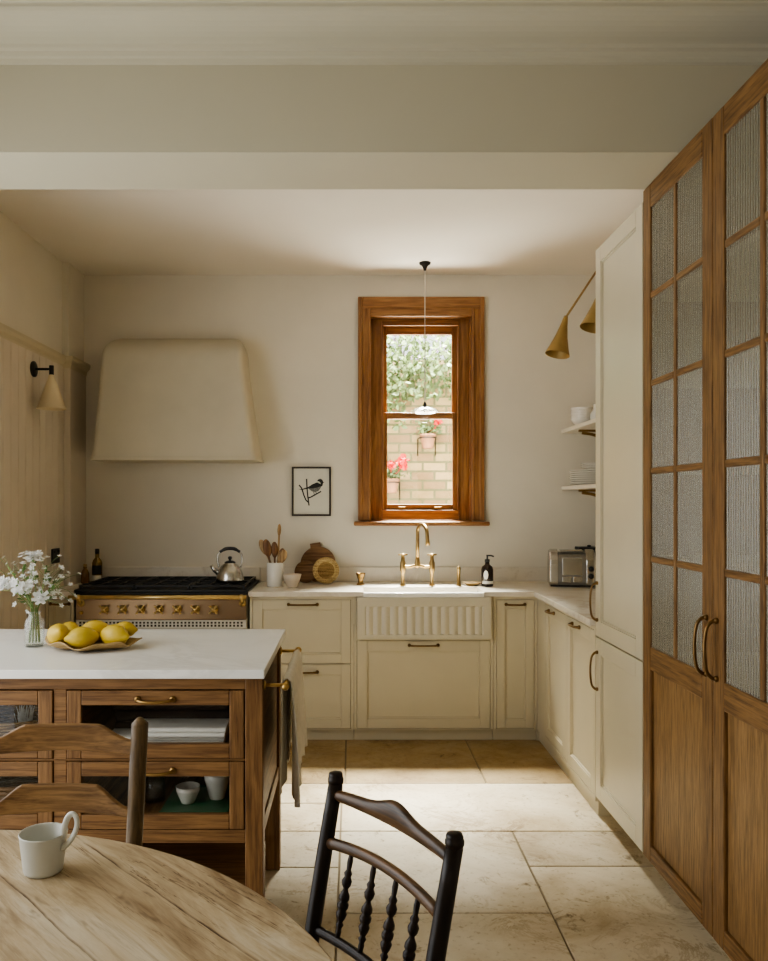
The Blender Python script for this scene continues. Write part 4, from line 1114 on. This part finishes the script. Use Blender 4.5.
b = MB(); b.box(-.62, -.40, 2.57, 2.80, zl, zl+.006); b.box(-.62, -.40, 2.565, 2.57, zl, zl+.012); b.box(-.62, -.40, 2.80, 2.805, zl, zl+.012)
tag(b.build('tray', M['green'], bevel=.001), 'flat green tray under the cups in the lower drawer', 'tray')
cup_at(-.455, 2.70, .045, .095, 'taller white cup at the right of the lower drawer')
cup_at(-.545, 2.66, .040, .055, 'low white cup left of the taller one in the drawer')
b = MB(); b.lathe([(0,0),(.035,0),(.036,.09),(.033,.09),(.032,.006),(0,.006)], (-.665, 2.70, zl), 20)
tag(b.build('drinking_glass', M['clear']), 'clear tumbler left of the green tray in the drawer', 'glass')
b = MB()
for k in range(5):
    r = .10+.002*k
    b.tube([(-1.12+1.3*r*math.cos(2*PI*i/28), 2.70+r*math.sin(2*PI*i/28), zl+.010+.016*k) for i in range(28)], .009, 6, close=True)
tag(b.build('dark_basket', M['board_dark']), 'dark woven basket in the lower left island drawer', 'basket')

# ------------------------------------------------------------------ lemons on platter
ZI = .900
LX, LY = -.925, 2.83
b = MB(); n = 48; R0 = [(0, .006)]
grid = []
for q, zq in ((.0,.004),(.35,.004),(.62,.006),(.82,.014),(1.0,.026)):
    row = []
    for i in range(n):
        a = 2*PI*i/n
        rr = q*(.150+.012*math.sin(3*a+.5)+.008*math.sin(7*a))
        row.append(b.v((LX+rr*1.08*math.cos(a), LY+rr*.62*math.sin(a), ZI+.002+zq+(q**4)*(.008*math.sin(5*a)+.005*math.sin(9*a+1)))))
    grid.append(row)
for r in range(len(grid)-1):
    for i in range(n): b.f([grid[r][i], grid[r][(i+1)%n], grid[r+1][(i+1)%n], grid[r+1][i]], True)
bmesh.ops.remove_doubles(b.bm, verts=b.bm.verts, dist=1e-6)
tag(b.build('leaf_platter', M['platter'], solid=.004), 'tan wavy-edged platter under the lemons on the island', 'platter')
lp = [(0,-.048),(.006,-.047),(.011,-.042),(.019,-.033),(.0275,-.018),(.0315,0),(.0285,.017),(.021,.031),(.012,.040),(.0075,.045),(.005,.049),(0,.050)]
def lemon(x, y, z, rot, s, mat, label, first=[None]):
    if first[0] is None:
        b = MB(); b.lathe(lp, seg=24); o = b.build('lemon', mat, local=True); first[0] = o
    else:
        o = first[0].copy(); COL.objects.link(o)
        if mat is not first[0].data.materials[0]:
            o.data = first[0].data.copy(); o.data.materials[0] = mat
    o.location = (LX+x, LY+y, ZI+z); o.rotation_euler = rot; o.scale = (s,)*3
    tag(o, label, 'lemon', 'lemons on the tan platter'); return o
HP = PI/2
lemon(-.1016, -.0347, .057, (HP*.75, .3, .35), 1.20, M['lemon'], 'yellow lemon at the left front of the platter')
lemon(-.0141, -.0442, .048, (HP, .1, -1.0), 1.24, M['lemon_g'], 'large lemon at the front middle of the platter')
lemon(.0884, -.0139, .050, (HP, .2, 1.15), 1.28, M['lemon_g'], 'largest lemon at the right of the platter')
lemon(-.0927, .054, .054, (HP, 0, .7), 1.12, M['lemon'], 'small lemon peeping out behind the left front one')
lemon(.0042, .0413, .059, (HP, 0, -1.25), 1.20, M['lemon'], 'lemon at the back middle of the platter')
lemon(.1018, .0675, .058, (HP, 0, 1.5), .96, M['lemon'], 'lemon at the back right, mostly behind the largest one')
# ------------------------------------------------------------------ vase with white flowers
VX, VY = -1.145, 2.885
t = thing('glass_vase', 'clear glass bottle vase of white flowers on the island', 'vase', (VX, VY, ZI))
b = MB(); b.lathe([(0,0),(.031,0),(.034,.004),(.034,.082),(.030,.098),(.0205,.108),(.0195,.117),(.0235,.125),(.022,.126),(.018,.117),(.019,.107),(.028,.096),(.032,.081),(.032,.008),(0,.006)], (VX, VY, ZI), 32); b.build('glass', M['clear'], t)
b = MB(); b.lathe([(0,.0075),(.0312,.0085),(.0312,.06),(0,.06)], (VX, VY, ZI), 28); b.build('water', M['water'], t)
def petals(b, c, nrm, r, n=5):
    q = Vector((0,0,1)).rotation_difference(Vector(nrm).normalized()).to_matrix()
    ph = rnd.uniform(0, 6)
    for k in range(n):
        a = ph+2*PI*k/n; da = PI/n*.85
        P = [(0,0,0), (.55*r*math.cos(a-da), .55*r*math.sin(a-da), .12*r), (r*math.cos(a-da*.5), r*math.sin(a-da*.5), .28*r), (r*math.cos(a+da*.5), r*math.sin(a+da*.5), .28*r), (.55*r*math.cos(a+da), .55*r*math.sin(a+da), .12*r)]
        b.f([b.v(Vector(c)+q @ Vector(p)) for p in P], False)
occ = []     # (stem, point, radius) already taken, so that sprays weave between one another
def free(i, p, r, gap=.0012):
    return all(k == i or (p-q).length > r+rq+gap for k, q, rq in occ)
def stem_line(ang, tip):
    R2 = Vector((math.cos(ang), math.sin(ang), 0)); V = Vector((VX, VY, ZI)); tip = Vector(tip)
    base = V+R2*.019+Vector((0,0,.015)); neck = V+R2*.0125+Vector((0,0,.112)); top = V+R2*.014+Vector((0,0,.142))
    return smoothpts([base, neck, top, top.lerp(tip, .5)+R2*.006+Vector((0,0,.012)), tip], 6)
def flower_stem(i, ang, tip, mode, label, nb=10, spread=.036):
    R2 = Vector((math.cos(ang), math.sin(ang), 0)); V = Vector((VX, VY, ZI))
    base = V+R2*.019+Vector((0,0,.015)); neck = V+R2*.0125+Vector((0,0,.112)); top = V+R2*.014+Vector((0,0,.142)); tip = Vector(tip)
    t = thing('flower_stem', label, 'flower', base, group='white flowers in the glass vase')
    b = MB(); P = stem_line(ang, tip); b.tube(P, [.0019]*len(P), 6)
    tips = []
    if mode == 'spray':
        for k in range(nb*6):
            if len(tips) >= nb: break
            f = rnd.uniform(.62, 1.0); o = P[int(f*(len(P)-1))]
            e = tip.lerp(o, .55)+Vector((rnd.gauss(0,spread), rnd.gauss(0,spread), rnd.gauss(.005,spread)))
            m = o.lerp(e, .6)+Vector((0,0,.006)); r = rnd.uniform(.009,.0135)
            if not free(i, e, r*1.05) or not all(free(i, o.lerp(m, q/5), .0012) and free(i, m.lerp(e, q/5), .0012) for q in range(6)): continue
            b.tube([o, m, e], .0009, 4); tips.append((e, r))
            for q in range(6): occ.append((i, o.lerp(m, q/5), .0014)); occ.append((i, m.lerp(e, q/5), .0014))
            occ.append((i, e, r*1.05))
    b.build('stem', M['stem'], t)
    b = MB()
    if mode == 'spray':
        for e, r in tips: petals(b, e, (e-neck)+Vector((rnd.gauss(0,.05), -.08, rnd.gauss(0,.05))), r)
    elif mode == 'bloom':
        for ring, (rr, k) in enumerate(((.031, 7), (.027, 6), (.020, 6), (.012, 5))):
            petals(b, tip+Vector((0,-.003*ring,.003*ring)), (.1+.05*ring, -.8, .5), rr, k)
        b.ell(tip+Vector((0,-.006,.0)), .012, .010, .012, seg=12, n=8)
    else:
        for k in range(40):
            e = tip+Vector((rnd.gauss(0,.016), rnd.gauss(0,.014), rnd.gauss(0,.010))); r = rnd.uniform(.009,.013)
            if free(i, e, r): petals(b, e, (e-neck)+Vector((0,-.05,0)), r); occ.append((i, e, r))
    if mode == 'bloom': occ.append((i, tip, .034))
    b.build('blossom', M['petal'], t, recalc=False)
    nl = 0
    for k in range(60):
        if nl >= 6: break
        o = P[rnd.randint(len(P)//2, len(P)-2)]; d = (R2*rnd.uniform(.2,1)+Vector((rnd.gauss(0,.6), rnd.gauss(0,.6), rnd.uniform(-.1,.9)))).normalized(); sz = rnd.uniform(.022,.045); n = d.cross(Vector((rnd.gauss(0,1), rnd.gauss(0,1), 1))).normalized()
        if not all(free(i, o+d*sz*q, .2*sz) for q in (.15, .4, .7, 1)): continue
        b = MB(); b.f([b.v(o+p) for p in (d*0, d*sz*.35+n*sz*.2, d*sz*.75+n*sz*.14, d*sz, d*sz*.75-n*sz*.14, d*sz*.35-n*sz*.2)], False); nl += 1
        b.build('leaf', M['leaf'], t, recalc=False)
        for q in (.15, .4, .7, 1): occ.append((i, o+d*sz*q, .2*sz))
def vp(px, py, y): return ((px-352)*y/800, y, 1.42-(py-502)*y/800)
S = [((33,556,2.90), 'head', 'white flower head at the very top of the bouquet'),
     ((8,567,2.92), 'spray', 'tall white flower spray at upper left of the bouquet'),
     ((4,583,2.84), 'head', 'low white flower head at the far left of the bouquet'),
     ((46,567,2.95), 'spray', 'white starry spray at upper right of the bouquet'),
     ((60,584,2.88), 'spray', 'white starry spray leaning farthest right from the vase'),
     ((22,570,2.97), 'spray', 'white spray at the back just left of the top flower'),
     ((41,598,2.80), 'bloom', 'large open white bloom at the front right of the bouquet'),
     ((22,588,2.79), 'head', 'white flower cluster low in the middle front of the bouquet'),
     ((55,580,2.98), 'spray', 'white spray behind the one leaning farthest right'),
     ((32,580,2.88), 'spray', 'white spray in the centre of the bouquet')]
tipsS = [Vector(vp(*p)) for p, _, _ in S]
order = sorted(range(len(S)), key=lambda k: math.atan2(tipsS[k].y-VY, tipsS[k].x-VX))
angs = {k: -PI+2*PI*(r+.5)/len(S) for r, k in enumerate(order)}
seq = sorted(range(len(S)), key=lambda k: {'bloom': 0, 'head': 1, 'spray': 2}[S[k][1]])
for k in seq:
    L_ = stem_line(angs[k], tipsS[k])
    for a_, c_ in zip(L_[:-1], L_[1:]):
        for q in range(4): occ.append((k, a_.lerp(c_, q/4), .0024))
for k in seq: flower_stem(k, angs[k], tipsS[k], S[k][1], S[k][2], nb=13)

# ================================================================== TABLE, MUG, CHAIRS
TCX, TCY, TR_ = -.758, .837, .808
t = thing('dining_table', 'round scrubbed pine table in the foreground', 'dining table', (TCX, TCY, 0), rz=-math.radians(46.3))
b = MB(); b.lathe([(0,.715),(TR_-.012,.715),(TR_-.002,.722),(TR_,.733),(TR_-.002,.745),(TR_-.008,.750),(0,.750)], seg=96, smooth=False)
o = b.build('tabletop', M['table'], t, local=True)
b = MB(); b.lathe([(0,.640),(.17,.640),(.17,.7145),(0,.7145)], seg=32, smooth=False); b.lathe([(0,.15),(.07,.15),(.085,.20),(.05,.26),(.045,.45),(.06,.52),(.05,.60),(.075,.6395),(0,.6395)], seg=24); b.build('pedestal', M['chair_oak'], t, local=True)
for k in range(3):
    a = PI/2+2*PI*k/3
    b = MB(); b.tube(smoothpts([(.06*math.cos(a), .06*math.sin(a), .21), (.2*math.cos(a), .2*math.sin(a), .16), (.34*math.cos(a), .34*math.sin(a), .05), (.40*math.cos(a), .40*math.sin(a), .026)], 5), [.038]*6+[.032]*6+[.025]*4, 10); b.build('foot', M['chair_oak'], t, local=True)
# mug
UX, UY, UZ = -.560, 1.452, .7505
t = thing('mug', 'grey-white stoneware mug with upright looped handle on the table', 'mug', (UX, UY, UZ))
b = MB(); b.lathe([(0,0),(.031,0),(.0335,.002),(.035,.008),(.0415,.066),(.0425,.070),(.0418,.0715),(.0398,.070),(.0325,.010),(.029,.005),(0,.005)], (UX, UY, UZ), 40); b.build('body', M['mug'], t)
b = MB(); hd = Vector((.96, -.28, 0)).normalized()
P = [(.0405,.062),(.044,.083),(.051,.102),(.061,.110),(.069,.104),(.070,.088),(.061,.068),(.048,.053),(.038,.046)]
b.tube(smoothpts([Vector((UX, UY, UZ+z))+hd*r for r, z in P], 5), .0034, 10, flat=1.6); b.build('handle', M['mug'], t)

def shelf_slat(b, x0, x1, z0, zs, zm, y, bow, th):
    """ladder-back slat: cusped top edge, slight backward bow. z0 bottom, zs top at ends, zm top in the middle"""
    n = 28; rg = []
    for i in range(n+1):
        u = i/n; x = x0+(x1-x0)*u
        k = abs(2*u-1)
        if k < .52: zt = zm
        elif k < .62: zt = zm-(zm-zs)*.28*((k-.52)/.10)
        else: zt = zm-(zm-zs)*(.28+.72*math.sin((k-.62)/.38*PI/2))
        yy = y+bow*(1-(2*u-1)**2)
        zb = z0+.006*(1-k)
        rg.append([(x, yy-th, zb+.003), (x, yy-th, zt-.004), (x, yy, zt), (x, yy+th, zt-.004), (x, yy+th, zb+.003), (x, yy, zb)])
    b.rings(rg, smooth=False)
# ladder-back chair across the table
t = thing('ladderback_chair', 'oak ladder-back chair facing the camera between table and island', 'dining chair', (-.672, 1.63, 0))
HW = .181
for s in (-1, 1):
    b = MB(); P = [(s*.163, .155, 0), (s*.168, .165, .25), (s*.172, .172, .45), (s*.178, .195, .70), (s*HW, .222, .905)]
    b.tube(smoothpts(P, 4), [.019]*13+[.0195]*4, 14); b.lathe([(.0195,0),(.0195,.004),(.012,.012),(.006,.018),(0,.019)], (s*HW, .222, .903), 14)
    b.build('back_post', M['chair_post'], t, local=True)
for z0, zs, zm, y in ((.836, .872, .905, .212), (.700, .722, .772, .193), (.560,.585,.632,.180)):
    b = MB(); shelf_slat(b, -HW+.008, HW-.008, z0, zs, zm, y, .022, .008); b.build('back_slat', M['chair_oak'], t, local=True, bevel=.002)
def seat_and_legs(t, mat_leg, mat_seat, yb=.165, yf=-.19, wb=.17, wf=.215, zs=.45):
    b = MB(); rg = []
    for z, g_ in ((zs-.03, .012), (zs-.02, 0), (zs-.008, 0), (zs, .012)):
        rg.append([(-wb+.022+g_, yb-.0-g_, z), (-wf+g_, yf+g_, z), (wf-g_, yf+g_, z), (wb-.022-g_, yb-g_, z)])
    b.rings(rg, smooth=False); b.build('seat', mat_seat, t, local=True)
    for s in (-1, 1):
        b = MB(); b.tube([(s*(wf-.02), yf+.03, 0), (s*(wf-.02), yf+.03, .2), (s*(wf-.024), yf+.03, zs-.031)], [.014, .018, .017], 12); b.build('leg', mat_leg, t, local=True)
    b = MB()
    for z in (.16, .27): b.tube([(-wf+.02, yf+.03, z), (wf-.02, yf+.03, z)], .010, 8)
    for s in (-1, 1):
        for z in (.14, .25): b.tube([(s*(wf-.02), yf+.03, z), (s*(wb-.004), yb-.005, z)], .010, 8)
    b.tube([(-wb+.004, yb-.005, .2), (wb-.004, yb-.005, .2)], .010, 8)
    b.build('stretcher', mat_leg, t, local=True)
seat_and_legs(t, M['chair_post'], M['straw'], yf=-.185, wf=.20)

# dark spindle-back chair at the right of the table
t = thing('spindle_chair', 'dark turned spindle-back chair in the right foreground', 'dining chair', (-.139, 1.312, 0), rz=-math.radians(55.7))
HW = .178
def py(z): return .165+ (.255-.165)*max(0, (z-.42)/.46)**1.15 if z > .42 else .165
for s in (-1, 1):
    b = MB(); zs = [0, .2, .42, .5, .6, .7, .8, .858]
    b.tube([(s*(.160+.018*z/.88), py(z), z) for z in zs], [.014, .0155, .016, .016, .0158, .0155, .015, .0145], 16)
    zt = .858; b.lathe([(.0145,0),(.016,.004),(.016,.010),(.0142,.013),(.0148,.016),(.013,.021),(0,.024)], (s*(.160+.018*zt/.88), py(zt), zt), 16)
    b.build('back_post', M['ebony'], t, local=True)
# crest rail with a raised middle
b = MB(); n = 30; rg = []
for i in range(n+1):
    u = i/n; x = -.170+.340*u; k = abs(2*u-1)
    zb = .826-.002*(1-k*k); zt = .852+.022*(math.exp(-((k)/.30)**2))
    if k > .6: zt = .852-.004*(k-.6)/.4
    yy = py(.845)+.018*(1-k*k); th = .0105
    ring = []
    for q in range(10):
        a = 2*PI*q/10; ring.append((x, yy+th*math.cos(a), (zb+zt)/2+(zt-zb)/2*math.sin(a)))
    rg.append(ring)
b.rings(rg); b.build('crest_rail', M['ebony_b'], t, local=True)
def bowed(b, z, rise, r):
    P = []
    for i in range(17):
        u = i/16; k = 1-(2*u-1)**2; P.append((-.168+.336*u, py(z)+.016*k, z+rise*k))
    b.tube(P, r, 12, flat=.8)
b = MB(); bowed(b, .748, .012, .0115); b.build('middle_rail', M['ebony_b'], t, local=True)
b = MB(); bowed(b, .588, .004, .010); b.build('lower_rail', M['ebony'], t, local=True)
for k in range(4):
    x = -.168+.336*(k+1)/5
    kk = 1-(2*(k+1)/5-1)**2
    p0 = Vector((x, py(.588)+.016*kk, .588+.004*kk+.006)); p1 = Vector((x, py(.748)+.016*kk, .748+.012*kk-.006))
    prof = [(.0045,0),(.0055,.08),(.0045,.12),(.0075,.16),(.0045,.19),(.0085,.24),(.0105,.29),(.0075,.325),(.0105,.36),(.011,.40),(.0075,.43),(.0105,.46),(.010,.50),(.006,.55),(.0045,.58),(.0085,.62),(.010,.67),(.006,.72),(.008,.76),(.0045,.80),(.0055,.9),(.004,1.0)]
    b = MB(); L = (p1-p0).length; q = Vector((0,0,1)).rotation_difference(p1-p0).to_matrix().to_4x4()
    b.lathe([(0,0)]+[(r*1.02, z*L) for r, z in prof]+[(0,L)], seg=12, M=Matrix.Translation(p0) @ q)
    b.build('spindle', M['ebony'], t, local=True)
seat_and_legs(t, M['ebony'], M['ebony_b'])

# ================================================================== LIGHT
W = bpy.data.worlds.new('World'); SC.world = W; W.use_nodes = True
wt = W.node_tree; bg = wt.nodes['Background']
bg.inputs[0].default_value = (.93, .97, 1.0, 1); bg.inputs[1].default_value = 2.6
def area(name, loc, target, sx, sy, power, col):
    l = bpy.data.lights.new(name, 'AREA'); l.shape = 'RECTANGLE'; l.size = sx; l.size_y = sy; l.energy = power; l.color = col
    o = bpy.data.objects.new(name, l); COL.objects.link(o); o.location = loc
    o.rotation_euler = (Vector(target)-Vector(loc)).to_track_quat('-Z', 'Y').to_euler(); return o
# bright patch of sky above the garden, raking down through the window
area('window_sky', (.66, 6.72, 4.22), (.34, 3.7, 0), 1.1, .8, 3600, (1.0, .965, .90))
# added fill lamp outside, brightening the kitchen ceiling like ground bounce
area('ceiling_fill', (.46, 6.5, .75), (-.3, 4.0, 2.94), 1.8, 1.0, 300, (1.0, .965, .90))
# daylight from the garden doors on the left of the dining end (out of frame)
area('garden_door_light', (-2.3, 1.7, 1.5), (0.2, 2.0, .4), 2.2, 2.1, 25, (1.0, .97, .92))
# soft fill lamp added behind the camera, with no window there
area('room_fill', (-.4, -2.3, 1.7), (0, 3.2, 2.5), 3.0, 2.0, 9, (1.0, .96, .89))

# ================================================================== CAMERA
cd = bpy.data.cameras.new('Camera'); cam = bpy.data.objects.new('Camera', cd); COL.objects.link(cam)
cam.location = (0, 0, 1.42); cam.rotation_euler = (PI/2, 0, 0)
cd.sensor_width = 36; cd.sensor_fit = 'AUTO'; cd.lens = 800/961*36
cd.shift_x = (384-352)/961; cd.shift_y = (502-480.5)/961
cd.clip_start = .05
SC.camera = cam
SC.view_settings.view_transform = 'AgX'
SC.view_settings.look = 'AgX - Medium High Contrast'
SC.view_settings.exposure = 0.08
SC.cycles.max_bounces = 10; SC.cycles.diffuse_bounces = 6; SC.cycles.transparent_max_bounces = 16
SC.cycles.caustics_reflective = False; SC.cycles.caustics_refractive = False
SC.cycles.sample_clamp_indirect = 6
